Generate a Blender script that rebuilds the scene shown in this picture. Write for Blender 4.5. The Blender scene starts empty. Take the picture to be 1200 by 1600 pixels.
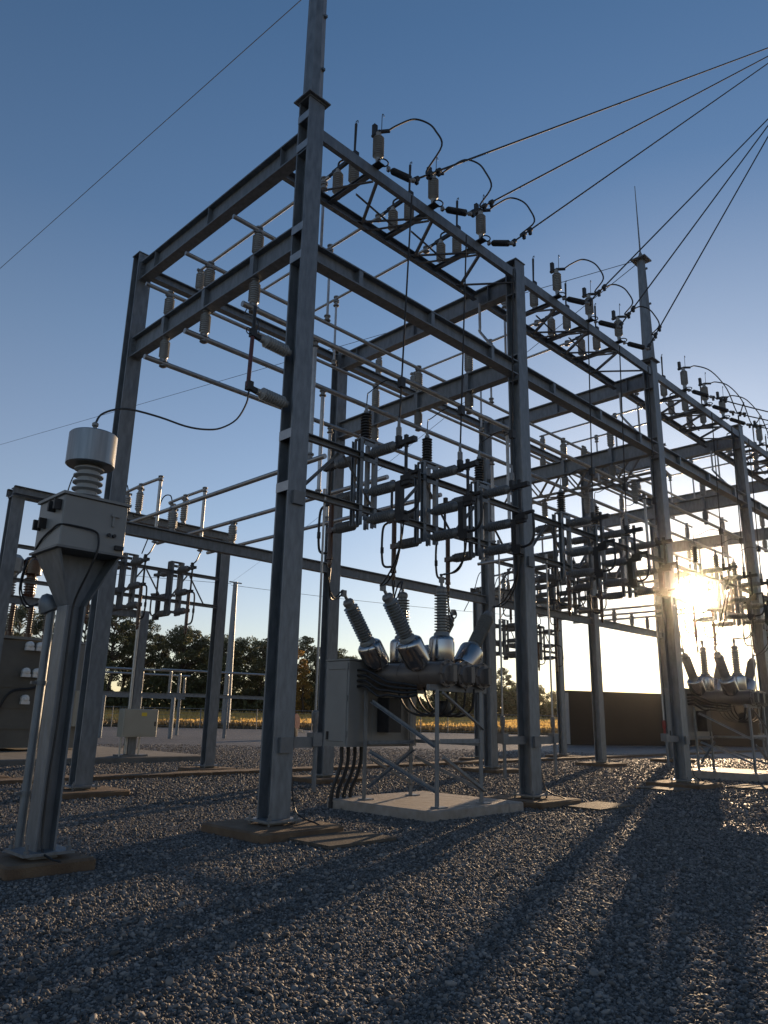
import bpy, math, random
import numpy as np
from mathutils import Vector, Matrix
random.seed(7)
R = math.radians
G = -0.17                                   # gravel level; z = 0 is the underside of the column base plates
sc = bpy.context.scene
COL = sc.collection

# ------------------------------------------------------------------ camera
cam_d = bpy.data.cameras.new("camera"); cam = bpy.data.objects.new("camera", cam_d); COL.objects.link(cam)
yaw, pitch, roll = .7855, .2695, .0201
fw = Vector((math.cos(pitch)*math.cos(yaw), math.cos(pitch)*math.sin(yaw), math.sin(pitch)))
r0 = Vector((math.sin(yaw), -math.cos(yaw), 0)); u0 = r0.cross(fw)
rt = math.cos(roll)*r0 + math.sin(roll)*u0; up = -math.sin(roll)*r0 + math.cos(roll)*u0
cam.matrix_world = Matrix(((rt.x, up.x, -fw.x, -7.1823), (rt.y, up.y, -fw.y, -9.3336), (rt.z, up.z, -fw.z, 1.45), (0, 0, 0, 1)))
cam_d.sensor_fit = 'VERTICAL'; cam_d.sensor_height = 32.0; cam_d.lens = 1170.15/1600*32.0
cam_d.clip_start = .05; cam_d.clip_end = 6000
sc.camera = cam

# ------------------------------------------------------------------ materials
def nt(name):
    m = bpy.data.materials.new(name); m.use_nodes = True
    n = m.node_tree.nodes; l = m.node_tree.links
    return m, n, l, n["Principled BSDF"]
def mat(name, c, rough=.5, metal=0., var=.15, scale=6., bump=.0, bscale=60., c2=None, detail=5., spec=.5, rvar=.0, stretch=None):
    m, n, l, b = nt(name)
    tc = n.new("ShaderNodeTexCoord"); nz = n.new("ShaderNodeTexNoise")
    nz.inputs["Scale"].default_value = scale; nz.inputs["Detail"].default_value = detail
    src = tc.outputs["Object"]
    if stretch:
        mp = n.new("ShaderNodeMapping"); mp.inputs["Scale"].default_value = stretch
        l.new(src, mp.inputs[0]); src = mp.outputs[0]
    l.new(src, nz.inputs["Vector"])
    cr = n.new("ShaderNodeValToRGB"); cr.color_ramp.elements[0].position = .32; cr.color_ramp.elements[1].position = .7
    d = c2 if c2 else tuple(min(1, v*(1+var)) for v in c)
    a = c if c2 else tuple(v*(1-var) for v in c)
    cr.color_ramp.elements[0].color = (*a, 1); cr.color_ramp.elements[1].color = (*d, 1)
    l.new(nz.outputs["Fac"], cr.inputs[0]); l.new(cr.outputs[0], b.inputs["Base Color"])
    b.inputs["Roughness"].default_value = rough; b.inputs["Metallic"].default_value = metal
    b.inputs["Specular IOR Level"].default_value = spec
    if rvar:
        mr = n.new("ShaderNodeMapRange"); mr.inputs[3].default_value = rough-rvar; mr.inputs[4].default_value = rough+rvar
        l.new(nz.outputs["Fac"], mr.inputs[0]); l.new(mr.outputs[0], b.inputs["Roughness"])
    if bump:
        n2 = n.new("ShaderNodeTexNoise"); n2.inputs["Scale"].default_value = bscale; n2.inputs["Detail"].default_value = 4
        l.new(src, n2.inputs["Vector"])
        bp = n.new("ShaderNodeBump"); bp.inputs["Strength"].default_value = bump; bp.inputs["Distance"].default_value = .02
        l.new(n2.outputs["Fac"], bp.inputs["Height"]); l.new(bp.outputs[0], b.inputs["Normal"])
    return m
M = {}
M['galv'] = mat('galvanised_steel', (.140, .156, .172), .5, .42, scale=4, stretch=(3, 3, .9), detail=9, c2=(.222, .242, .262), bump=.15, bscale=25, rvar=.1)
M['galv_old'] = mat('weathered_galvanised_steel', (.14, .145, .15), .55, .4, scale=4, c2=(.21, .215, .22), bump=.15, bscale=18, rvar=.1)
M['alu'] = mat('aluminium_tube', (.34, .34, .34), .4, .8, scale=8, c2=(.44, .44, .435), rvar=.06)
M['clamp'] = mat('dull_cast_aluminium', (.20, .20, .20), .55, .6, scale=20, c2=(.28, .28, .28), bump=.2)
M['porc'] = mat('grey_porcelain', (.27, .275, .27), .35, 0, var=.12, scale=5)
M['porc_d'] = mat('dark_grey_porcelain', (.15, .15, .148), .35, 0, var=.12, scale=5)
M['porc_b'] = mat('bushing_porcelain', (.19, .20, .20), .22, 0, var=.12, scale=5)
M['poly'] = mat('black_polymer', (.018, .018, .02), .5, 0, var=.3, scale=10)
M['brown'] = mat('brown_porcelain', (.075, .035, .022), .25, 0, var=.2, scale=6)
M['fuse'] = mat('dark_red_fibre_tube', (.085, .022, .022), .45, 0, var=.2, scale=8)
M['black'] = mat('black_fitting', (.03, .03, .032), .55, .3, var=.25, scale=10)
M['cable'] = mat('black_cable', (.015, .015, .016), .5, 0, var=.2, scale=10)
M['wire'] = mat('stranded_aluminium_wire', (.05, .05, .052), .75, .2, var=.15, scale=30, spec=.2)
M['concrete'] = mat('concrete', (.25, .21, .17), .72, 0, scale=5, c2=(.36, .32, .28), bump=.5, bscale=70)
M['slab'] = mat('weathered_concrete', (.12, .115, .105), .9, 0, scale=2, c2=(.18, .17, .155), bump=.4, bscale=50)
M['footing'] = mat('brown_concrete_footing', (.10, .062, .036), .85, 0, scale=4, c2=(.17, .115, .07), bump=.6, bscale=60)  # brown concrete, mottled lighter and darker by noise
M['paint'] = mat('grey_cabinet_paint', (.225, .228, .222), .45, 0, var=.08, scale=2, bump=.05, bscale=14)
M['paint_b'] = mat('beige_tank_paint', (.20, .195, .175), .48, 0, var=.10, scale=1.5, bump=.05, bscale=10)
M['paint_l'] = mat('pale_box_paint', (.36, .34, .28), .4, 0, var=.06, scale=2)
M['tank'] = mat('breaker_tank_paint', (.12, .105, .095), .42, .1, var=.12, scale=3)
M['drum'] = mat('dull_stainless_drum', (.20, .205, .205), .3, .9, scale=4, c2=(.28, .285, .285), stretch=(6, 6, .3), rvar=.05)
M['steel'] = mat('brushed_stainless_steel', (.40, .39, .38), .2, 1., scale=1.6, c2=(.50, .49, .48), detail=1, rvar=.03)
M['white'] = mat('white_fitting', (.72, .71, .68), .45, 0, var=.05)
M['dark'] = mat('dark_brown_cladding', (.010, .007, .007), .9, 0, var=.3, scale=.6, bump=.3, bscale=12)
M['grey_panel'] = mat('grey_metal_panel', (.30, .30, .30), .5, .2, var=.08, scale=1)
M['rubber'] = mat('tyre_rubber', (.02, .02, .02), .8, 0, var=.2)
M['red'] = mat('faded_red_paint', (.25, .035, .03), .5, 0, var=.2)
M['yellow'] = mat('yellow_sticker', (.75, .55, .05), .5, 0, var=.05)
M['bark'] = mat('bark', (.045, .034, .026), .9, 0, var=.35, scale=3, bump=.5, bscale=20)
M['mat'] = mat('perforated_metal_mat', (.085, .07, .055), .8, .2, scale=10, c2=(.14, .115, .09), bump=.3, bscale=40)  # base colour darkened: the shade lying on the mats is put into it
M['fence'] = mat('fence_steel', (.22, .22, .22), .6, .5, var=.15)

def foliage(name, a, b, tl=.35):
    m, n, l, p = nt(name)
    oi = n.new("ShaderNodeObjectInfo"); geo = n.new("ShaderNodeNewGeometry")
    cr = n.new("ShaderNodeValToRGB"); cr.color_ramp.elements[0].color = (*a, 1); cr.color_ramp.elements[1].color = (*b, 1)
    l.new(geo.outputs["Random Per Island"], cr.inputs[0])
    hs = n.new("ShaderNodeHueSaturation")
    mr = n.new("ShaderNodeMapRange"); mr.inputs[3].default_value = .7; mr.inputs[4].default_value = 1.25
    l.new(oi.outputs["Random"], mr.inputs[0]); l.new(mr.outputs[0], hs.inputs["Value"]); l.new(cr.outputs[0], hs.inputs["Color"])
    l.new(hs.outputs[0], p.inputs["Base Color"]); p.inputs["Roughness"].default_value = .6
    tr = n.new("ShaderNodeBsdfTranslucent"); l.new(hs.outputs[0], tr.inputs[0])
    mx = n.new("ShaderNodeMixShader"); mx.inputs[0].default_value = tl
    l.new(p.outputs[0], mx.inputs[1]); l.new(tr.outputs[0], mx.inputs[2]); l.new(mx.outputs[0], n["Material Output"].inputs[0])
    return m
M['leaf'] = foliage('green_leaves', (.042, .055, .022), (.115, .125, .05))
M['leaf_dk'] = foliage('dark_pine_needles', (.032, .044, .02), (.085, .098, .04))
M['leaf_gold'] = foliage('golden_autumn_leaves', (.22, .12, .02), (.42, .25, .05))
M['crop'] = foliage('ripe_golden_crop', (.80, .50, .14), (.95, .70, .28), .62)
M['weed'] = foliage('dry_grass', (.12, .09, .045), (.26, .19, .09))

def gravel_mat(name, sc1, dark, light, bumpd):
    m, n, l, b = nt(name)
    tc = n.new("ShaderNodeTexCoord")
    v = n.new("ShaderNodeTexVoronoi"); v.inputs["Scale"].default_value = sc1
    l.new(tc.outputs["Object"], v.inputs["Vector"])
    hue = n.new("ShaderNodeSeparateColor"); l.new(v.outputs["Color"], hue.inputs[0])
    cr = n.new("ShaderNodeValToRGB"); e = cr.color_ramp.elements
    e[0].position = 0; e[0].color = (*dark, 1); e[1].position = 1; e[1].color = (*light, 1)
    l.new(hue.outputs[0], cr.inputs[0])
    big = n.new("ShaderNodeTexNoise"); big.inputs["Scale"].default_value = .35; big.inputs["Detail"].default_value = 6
    l.new(tc.outputs["Object"], big.inputs["Vector"])
    mr = n.new("ShaderNodeMapRange"); mr.inputs[1].default_value = .3; mr.inputs[2].default_value = .7; mr.inputs[3].default_value = .78; mr.inputs[4].default_value = 1.15
    l.new(big.outputs["Fac"], mr.inputs[0])
    hs = n.new("ShaderNodeHueSaturation"); l.new(mr.outputs[0], hs.inputs["Value"]); l.new(cr.outputs[0], hs.inputs["Color"])
    l.new(hs.outputs[0], b.inputs["Base Color"]); b.inputs["Roughness"].default_value = .62
    inv = n.new("ShaderNodeMath"); inv.operation = 'SUBTRACT'; inv.inputs[0].default_value = 1; l.new(v.outputs["Distance"], inv.inputs[1])
    bp = n.new("ShaderNodeBump"); bp.inputs["Strength"].default_value = .9; bp.inputs["Distance"].default_value = bumpd
    l.new(inv.outputs[0], bp.inputs["Height"]); l.new(bp.outputs[0], b.inputs["Normal"])
    return m
M['gravel'] = gravel_mat('gravel_bed', 40, (.05, .047, .044), (.155, .147, .137), .018)
def stone_mat():
    m, n, l, b = nt('crushed_stone')
    geo = n.new("ShaderNodeNewGeometry"); cr = n.new("ShaderNodeValToRGB"); e = cr.color_ramp.elements
    e[0].color = (.05, .048, .046, 1); e[1].color = (.27, .25, .23, 1)
    x = cr.color_ramp.elements.new(.5); x.color = (.12, .115, .108, 1)
    l.new(geo.outputs["Random Per Island"], cr.inputs[0]); l.new(cr.outputs[0], b.inputs["Base Color"])
    b.inputs["Roughness"].default_value = .72; b.inputs["Specular IOR Level"].default_value = .3
    return m
M['stone'] = stone_mat()
M['soil'] = mat('bare_field_soil', (.16, .11, .06), .95, 0, var=.3, scale=.2)

# ------------------------------------------------------------------ mesh helpers
class MB:
    def __init__(s): s.v = []; s.f = []
    def add(s, vs, fs):
        o = len(s.v); s.v += [tuple(v) for v in vs]; s.f += [tuple(i+o for i in f) for f in fs]
    def frame(s, p, q, hint=(0, 0, 1)):
        p = Vector(p); q = Vector(q); d = (q-p).normalized(); h = Vector(hint)
        if abs(d.dot(h)) > .98: h = Vector((0, 1, 0)) if abs(d.y) < .9 else Vector((1, 0, 0))
        a = d.cross(h).normalized(); b = a.cross(d).normalized()      # a: sideways, b: up-ish
        return p, q, a, b
    def prism(s, p, q, prof, hint=(0, 0, 1)):
        "extrude a closed 2D outline (a, b) from p to q"
        p, q, a, b = s.frame(p, q, hint); n = len(prof)
        vs = [p+a*x+b*y for x, y in prof]+[q+a*x+b*y for x, y in prof]
        fs = [(i, (i+1) % n, n+(i+1) % n, n+i) for i in range(n)]+[tuple(range(n-1, -1, -1)), tuple(range(n, 2*n))]
        s.add(vs, fs)
    def bar(s, p, q, w, h, hint=(0, 0, 1)):
        s.prism(p, q, [(-w/2, -h/2), (w/2, -h/2), (w/2, h/2), (-w/2, h/2)], hint)
    def box(s, c, d):
        x, y, z = c; a, b, e = d[0]/2, d[1]/2, d[2]/2
        vs = [(x+i*a, y+j*b, z+k*e) for k in (-1, 1) for j in (-1, 1) for i in (-1, 1)]
        s.add(vs, [(0, 2, 3, 1), (4, 5, 7, 6), (0, 1, 5, 4), (2, 6, 7, 3), (0, 4, 6, 2), (1, 3, 7, 5)])
    def bbox(s, x0, x1, y0, y1, z0, z1): s.box(((x0+x1)/2, (y0+y1)/2, (z0+z1)/2), (x1-x0, y1-y0, z1-z0))
    def cbox(s, x0, x1, y0, y1, z0, z1, c=.012):
        "box with chamfered vertical and top edges"
        def ring(i, z): 
            return [(x0+i+c, y0+i, z), (x1-i-c, y0+i, z), (x1-i, y0+i+c, z), (x1-i, y1-i-c, z), (x1-i-c, y1-i, z), (x0+i+c, y1-i, z), (x0+i, y1-i-c, z), (x0+i, y0+i+c, z)]
        rs = [ring(0, z0), ring(0, z1-c), ring(c, z1)]
        vs = sum(rs, []); fs = [tuple(range(7, -1, -1)), tuple(range(16, 24))]
        for k in (0, 8):
            fs += [(k+i, k+(i+1) % 8, k+8+(i+1) % 8, k+8+i) for i in range(8)]
        s.add(vs, fs)
    def ibeam(s, p, q, d, w, tf=.03, tw=.018, hint=(0, 0, 1)):
        a, b, t = w/2, d/2, tw/2
        s.prism(p, q, [(-a, -b), (a, -b), (a, -b+tf), (t, -b+tf), (t, b-tf), (a, b-tf), (a, b), (-a, b), (-a, b-tf), (-t, b-tf), (-t, -b+tf), (-a, -b+tf)], hint)
    def channel(s, p, q, d, w, t=.015, side=1, hint=(0, 0, 1)):
        b = d/2; k = side
        pr = [(0, -b), (k*w, -b), (k*w, -b+t), (k*t, -b+t), (k*t, b-t), (k*w, b-t), (k*w, b), (0, b)]
        s.prism(p, q, pr if k > 0 else pr[::-1], hint)
    def angle(s, p, q, w, t=.012, hint=(0, 0, 1)):
        s.prism(p, q, [(0, 0), (w, 0), (w, t), (t, t), (t, w), (0, w)], hint)
    def tube(s, pts, r, n=10, caps=True):
        pts = [Vector(p) for p in pts]; m = len(pts); rr = r if isinstance(r, (list, tuple)) else [r]*m
        d0 = (pts[1]-pts[0]).normalized(); h = Vector((0, 0, 1)) if abs(d0.z) < .9 else Vector((1, 0, 0))
        a = d0.cross(h).normalized(); vs = []
        for i, p in enumerate(pts):
            d = (pts[min(i+1, m-1)]-pts[max(i-1, 0)]).normalized()
            a = (a-d*a.dot(d)).normalized(); b = d.cross(a)
            for k in range(n):
                t = 2*math.pi*k/n; vs.append(p+(a*math.cos(t)+b*math.sin(t))*rr[i])
        fs = [(i*n+k, i*n+(k+1) % n, (i+1)*n+(k+1) % n, (i+1)*n+k) for i in range(m-1) for k in range(n)]
        if caps: fs += [tuple(range(n-1, -1, -1)), tuple(range((m-1)*n, m*n))]
        s.add(vs, fs)
    def lathe(s, p, q, prof, n=16):
        "prof: list of (distance along from p, radius)"
        p, q, a, b = s.frame(p, q); d = (q-p).normalized()
        vs = []
        for t, r in prof:
            for k in range(n):
                g = 2*math.pi*k/n; vs.append(p+d*t+(a*math.cos(g)+b*math.sin(g))*max(r, 1e-4))
        m = len(prof)
        fs = [(i*n+k, i*n+(k+1) % n, (i+1)*n+(k+1) % n, (i+1)*n+k) for i in range(m-1) for k in range(n)]
        fs += [tuple(range(n-1, -1, -1)), tuple(range((m-1)*n, m*n))]
        s.add(vs, fs)
    def build(s, name, m, parent=None, sharp=35, loc=None):
        me = bpy.data.meshes.new(name); me.from_pydata(s.v, [], s.f); me.validate()
        import bmesh
        bm = bmesh.new(); bm.from_mesh(me); bmesh.ops.recalc_face_normals(bm, faces=bm.faces); bm.to_mesh(me); bm.free()
        me.polygons.foreach_set("use_smooth", [True]*len(me.polygons)); me.set_sharp_from_angle(angle=R(sharp))
        me.materials.append(m); o = bpy.data.objects.new(name, me); COL.objects.link(o)
        if parent: o.parent = parent
        if loc: o.location = loc
        return o
def tag(o, label=None, cat=None, group=None, kind=None):
    if label: o['label'] = label
    if cat: o['category'] = cat
    if group: o['group'] = group
    if kind: o['kind'] = kind
    return o
def empty(name, loc=(0, 0, 0), label=None, cat=None, group=None, rz=0):
    o = bpy.data.objects.new(name, None); COL.objects.link(o); o.location = loc; o.rotation_euler = (0, 0, rz); o.empty_display_size = .2
    return tag(o, label, cat, group)
def copy_tree(o, parent=None):
    c = o.copy(); COL.objects.link(c); c.parent = parent
    for ch in list(o.children): copy_tree(ch, c)
    return c
def bez(p0, p1, p2, p3, n=14):
    p0, p1, p2, p3 = map(Vector, (p0, p1, p2, p3)); o = []
    for i in range(n+1):
        t = i/n; o.append(p0*(1-t)**3+p1*3*t*(1-t)**2+p2*3*t*t*(1-t)+p3*t**3)
    return o
def smooth(pts, k=4):
    "Catmull-Rom through the points"
    P = [Vector(p) for p in pts]; P = [P[0]*2-P[1]]+P+[P[-1]*2-P[-2]]; o = []
    for i in range(1, len(P)-2):
        for j in range(k):
            t = j/k; a, b, c, d = P[i-1:i+3]
            o.append(.5*((2*b)+(c-a)*t+(2*a-5*b+4*c-d)*t*t+(3*b-a-3*c+d)*t**3))
    return o+[P[-2]]
def sag(p, q, s, n=16):
    p = Vector(p); q = Vector(q)
    return [p.lerp(q, i/n)-Vector((0, 0, 4*s*(i/n)*(1-i/n))) for i in range(n+1)]
def sheds(t0, t1, rb, rs, step):
    o = [(t0, rb)]; t = t0+step*.3
    while t < t1-step*.4:
        o += [(t, rb), (t+step*.25, rs), (t+step*.42, rs), (t+step*.6, rb)]; t += step
    return o+[(t1, rb)]

# ------------------------------------------------------------------ layout
XA = [0, 6.57, 13.84, 21.01, 27.4]          # column lines
YB = 6.456                                   # back row
PH = [[1.58, 3.27, 4.95], [8.2, 9.84, 11.5], [15.97, 17.65, 19.2], [22.9, 24.5, 26.0]]
YBUS = [1.48, 3.2, 4.85]; ZU, ZL = 10.65, 8.93
BAY = ['nearest bay', 'second bay', 'third bay', 'farthest bay']
NTH = ['nearest', 'middle', 'farthest']
COLW = ['nearest', 'second', 'third', 'fourth', 'farthest']

# ------------------------------------------------------------------ main gantry
gan = empty('steel_gantry', (0, 0, 0), 'tall galvanised steel gantry of H columns and beams over the front breakers', 'gantry')
def column(parent, x, y, h, cap=.05, w=.36, d=.32, mat_=None, plates=()):
    m = MB(); m.ibeam((x, y, .03), (x, y, h), d, w, .032, .022, (0, 1, 0))
    # stiffeners in the web recess
    for z in plates:
        for s in (-1, 1): m.bbox(x+s*.02, x+s*(w/2-.004), y-d/2+.033, y+d/2-.033, z, z+.022) if s > 0 else m.bbox(x-(w/2-.004), x-.02, y-d/2+.033, y+d/2-.033, z, z+.022)
    if cap: m.bbox(x-w/2-.02, x+w/2+.02, y-d/2-.02, y+d/2+.02, h+.001, h+.026)
    c = m.build('column', mat_ or M['galv'], parent)
    b = MB(); b.bbox(x-.3, x+.3, y-.28, y+.28, 0, .03); b.bbox(x-.16, x+.16, y-.14, y+.14, -.05, -.001); b.build('base_plate', M['galv'], c)
    for s in (-1, 1):
        for t in (-1, 1):
            k = MB(); k.tube([(x+s*.24, y+t*.22, -.05), (x+s*.24, y+t*.22, .11)], .018, 8); k.lathe((x+s*.24, y+t*.22, .03), (x+s*.24, y+t*.22, .06), [(0, .038), (.035, .038)], 6)
            k.build('anchor_bolt', M['galv_old'], c)
    return c
FOOT = []
for i, x in enumerate(XA):
    h = 12.66 if i == 0 else 12.42
    c = column(gan, x, 0, h, plates=(5.0, 6.0, 9.2, 9.85, 11.5, 12.2))
    if i == 0:                               # batten straps over the open web
        for z in (4.95, 5.85, 9.2, 9.78, 11.55, 12.2):
            b = MB(); b.bbox(x-.19, x-.183, -.158, .158, z, z+.16); b.build('strap', M['alu'], c)
    for z in (1.05, 4.85):
        b = MB(); b.bbox(x-.1, x+.12, -.215, -.163, z-.11, z+.11); b.build('bracket_plate', M['galv_old'], c)
    FOOT.append((x, 0, f'concrete footing under the {COLW[i]} front column of the gantry'))
    column(gan, x, YB, 12.34)
    FOOT.append((x, YB, f'concrete footing under the {COLW[i]} rear column of the gantry'))
# ground lead on front columns
for i, x in enumerate(XA[:4]):
    m = MB(); m.tube(smooth([(x+.19, -.12, 9.0 if i else 12.5), (x+.19, -.12, 3), (x+.20, -.13, 1.2), (x+.19, -.12, .8), (x+.23, -.18, .2), (x+.30, -.3, .045), (x+.42, -.5, -.03), (x+.52, -.72, -.16)], 5), .012, 6)
    tag(m.build('ground_lead', M['cable']), f'thin black ground lead running down the {COLW[i]} front column', 'cable', 'ground leads on columns')
# masts
def mast(x, z0, z1, r0_, r1_, rod=None):
    m = MB(); m.lathe((x, 0, z0), (x, 0, z1), [(0, r0_), (z1-z0, r1_)], 8)
    for k in range(8):
        zc = z0+.7+k*1.3; rc = (r0_+(r1_-r0_)*(zc-z0)/(z1-z0))*.92
        if zc+.1 < z1: m.bbox(x+.05, x+.11, -rc-.035, -rc+.06, zc, zc+.05)
    o = m.build('mast', M['galv'], gan, 20)
    b = MB(); b.bbox(x-.26, x+.26, -.24, .24, z0-.028, z0); b.build('flange_plate', M['galv_old'], o)
    if rod:
        b = MB(); b.bbox(x-.25, x+.25, -.25, .25, z1+.001, z1+.04); b.lathe((x, 0, z1+.04), (x, 0, z1+.3), [(0, .12), (.26, .04)], 8); b.build('cap_plate', M['galv_old'], o)
        b = MB(); b.tube([(x, 0, z1+.3), (x+.0, 0, rod)], [.028, .012], 8); b.build('lightning_rod', M['galv_old'], o)
    return o
mast(0, 12.72, 21.5, .19, .15)
mast(XA[2], 12.48, 16.1, .20, .13, 19.0)
# cross beams (front to back)
def ends(m, x, z):
    for y, s_ in ((.162, 1), (YB-.162, -1)):
        m.bbox(x-.14, x+.14, min(y, y+s_*.02), max(y, y+s_*.02), z-.27, z+.27)
        for a in (-.09, .09):
            for b in (-.19, -.07, .07, .19): m.lathe((x+a, y+s_*.02, z+b), (x+a, y+s_*.06, z+b), [(0, .02), (.03, .02)], 6)
for x in XA[1:4]:
    m = MB(); m.tube(smooth([(x-.2, .95, 11.62), (x-.2, .95, 10.95), (x-.2, .9, 10.75), (x-.18, .15, 9.72)], 4), .035, 8); m.build('bent_pipe', M['alu'], gan)
for i, x in enumerate(XA):
    m = MB(); m.ibeam((x, .16, 11.86), (x, YB-.16, 11.86), .5, .24, .03, .018)
    for y in (.75, 3.3, 5.6): m.bbox(x-.115, x+.115, y, y+.015, 11.645, 12.075)
    ends(m, x, 11.86); m.build('cross_beam', M['galv'], gan)
    zt = 10.05 if i == 0 else 9.9
    m = MB(); m.ibeam((x, .16, zt-.25), (x, YB-.16, zt-.25), .5, .24, .03, .018)
    for y in YBUS: m.bbox(x-.115, x+.115, y-.06, y+.06, zt-.465, zt-.035)
    ends(m, x, zt-.25); m.build('cross_beam', M['galv'], gan)
# long girder along the front row, chords, rear beam
for i in range(4):
    x0, x1 = XA[i]+.19, XA[i+1]-.19
    m = MB(); m.ibeam((x0, -.02, 9.48), (x1, -.02, 9.48), .36, .26, .028, .018)
    for k in range(1, 4):
        xx = x0+(x1-x0)*(k-.5)/3; m.bbox(xx, xx+.1, -.145, .105, 9.335, 9.625)
    m.build('girder', M['galv'], gan)
    m = MB(); m.channel((x0, -.13, 12.03), (x1, -.13, 12.03), .24, .10, .018, side=-1)
    m.build('front_chord', M['galv'], gan)
    m = MB(); m.channel((XA[i]+.13, 1.2, 11.94), (XA[i+1]-.13, 1.2, 11.94), .22, .12, .02, side=1)
    m.build('inner_chord', M['galv'], gan)
    m = MB(); m.ibeam((x0, YB-.02, 11.97), (x1, YB-.02, 11.97), .24, .2, .025, .016)
    m.build('rear_beam', M['galv'], gan)
    if i != 99:
        m = MB(); m.ibeam((x0-.02, YB-.02, 5.50), (x1+.02, YB-.02, 5.50), .28, .2, .025, .016); m.build('rear_beam', M['galv'], gan)
    # cross members and lacing of the flat truss
    for p in PH[i]:
        m = MB(); m.channel((p-.03, 1.19, 11.99), (p-.03, -.12, 11.99), .09, .11, .012, side=1); m.build('cross_member', M['galv_old'], gan)
        m = MB(); m.angle((p+.06, -.1, 11.9), (p+.82, 1.18, 11.87), .06); m.build('lacing_bar', M['galv_old'], gan)
        m = MB(); m.angle((p+.72, 1.18, 11.90), (p+1.62, -.1, 11.84), .055); m.build('lacing_bar', M['galv_old'], gan)
        m = MB(); m.angle((p-.7, 1.18, 11.82), (p-.02, -.1, 11.80), .05); m.build('lacing_bar', M['galv_old'], gan)
        if p == PH[i][2]: continue
        m = MB(); m.angle((p+.1, .55, 11.93), (p+1.6, .75, 11.93), .045); m.build('lacing_bar', M['galv_old'], gan)
    # switch support pipes
    for z in (6.0, 5.02):
        m = MB(); m.channel((x0, .0, z), (x1, .0, z), .12, .09, .014, side=1); m.build('switch_rail', M['galv_old'], gan)
    for xx in (x0+.02, x0+2.2, x0+4.0):
        m = MB(); m.angle((xx, .06, 5.06), (xx+.85, .06, 5.93), .05); m.build('switch_brace', M['galv_old'], gan)
        m = MB(); m.angle((xx+.95, .08, 5.93), (xx+1.75, .08, 5.06), .05); m.build('switch_brace', M['galv_old'], gan)

for (x, z0, z1, ya, yb_) in ((14.5, 9.05, 10.05, .2, 6.2),):
    m = MB()
    for z in (z0, z1):
        m.angle((x, ya, z), (x, yb_, z), .07, .01); m.angle((x+.5, ya, z), (x+.5, yb_, z), .07, .01)
    n_ = 4; st = (yb_-ya)/n_
    for k in range(n_):
        y = ya+k*st
        for xx in (x+.03, x+.53):
            m.angle((xx, y, z0), (xx, y+st/2, z1), .055, .008); m.angle((xx, y+st/2, z1), (xx, y+st, z0), .055, .008)
        m.angle((x, y, z1+.01), (x+.5, y+st/2, z1+.01), .04, .008); m.angle((x, y+st, z0-.01), (x+.5, y+st/2, z0-.01), .04, .008)
    m.build('lattice_beam', M['galv_old'], gan)

# ------------------------------------------------------------------ insulators
def post_proto(name, h, r=.112, neck=.06):
    root = empty(name)
    m = MB(); m.lathe((0, 0, .0), (0, 0, 1), [(0, .085), (.03, .085), (.035, neck), (.08, neck*1.1)], 14); m.build('base', M['clamp'], root)
    m = MB(); m.lathe((0, 0, 0), (0, 0, 1), [(.08, neck*1.15), (.10, r*.85)]+sheds(.10, h-.10, r*.8, r, .052)+[(h-.09, r*.8), (h-.06, neck*1.15)], 16); m.build('ribbed_body', M['porc'], root)
    m = MB(); m.lathe((0, 0, 0), (0, 0, 1), [(h-.06, neck), (h-.03, neck), (h-.028, .07), (h, .07)], 12); m.bbox(-.11, .11, -.03, .03, h-.02, h+.03); m.build('cap', M['clamp'], root)
    return root
used = set()
def place(proto, loc, label, cat, group, name=None, flip=False, rz=0):
    o = proto if proto.name not in used else copy_tree(proto)
    used.add(proto.name); o.location = loc; o.rotation_euler = (math.pi if flip else 0, 0, rz)
    return tag(o, label, cat, group)
POST = post_proto('post_insulator', .62)
for i, x in enumerate(XA):
    zt = 10.05 if i == 0 else 9.9
    for k, y in enumerate(YBUS):
        hu = ZU-.05-zt; 
        where = f'the {NTH[k]} of three, {COLW[i]} lower cross beam'
        place(POST, (x, y, zt), f'grey post insulator standing on a beam, {where}', 'insulator', 'post insulators on the gantry cross beams').scale = (1, 1, hu/.62)
        hl = zt-.5-(ZL+.05)
        place(POST, (x, y, zt-.5), f'grey post insulator hanging under a beam, {where}', 'insulator', 'post insulators on the gantry cross beams', flip=True).scale = (1, 1, hl/.62)

def tube_thing(pts, r, label, group='aluminium bus tubes', n=12, knobs=(), name='bus_tube', mat_='alu', cat='bus tube'):
    e = MB(); e.tube(pts, r, n)
    o = e.build(name, M[mat_]); tag(o, label, cat, group)
    for q in knobs:
        k = MB(); k.lathe(Vector(q)-Vector((0, 0, .1)), Vector(q)+Vector((0, 0, .1)), [(0, .05), (.02, .085), (.04, .085), (.05, .055), (.12, .055), (.13, .08), (.16, .08), (.18, .04)], 10)
        k.build('clamp', M['clamp'], o)
    return o
for k, y in enumerate(YBUS):
    kn = [(x, y, ZU) for x in XA]
    tube_thing([(-.6, y, ZU), (XA[-1]+.6, y, ZU)], .045, f'{NTH[k]} of three long aluminium tubes lying on the upper post insulators', knobs=kn)
    tube_thing([(-.45 if k else -.25, y, ZL), (XA[-1]+.6, y, ZL)], .058, f'{NTH[k]} of three long aluminium tubes hung below the lower cross beams', knobs=[(x, y, ZL) for x in XA])

for a_, (x, w_) in enumerate(((14.75, 'high'),)):
    for k, y in enumerate(YBUS):
        place(POST, (x, y-.25, 10.07), f'{NTH[k]} short grey post standing on the {w_} lattice beam', 'insulator', 'post insulators on the lattice beams').scale = (1, 1, .85)
        place(POST, (x, y-.25, 9.03), f'{NTH[k]} grey post hanging under the {w_} lattice beam', 'insulator', 'post insulators on the lattice beams', flip=True).scale = (1, 1, 1.2)
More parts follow.
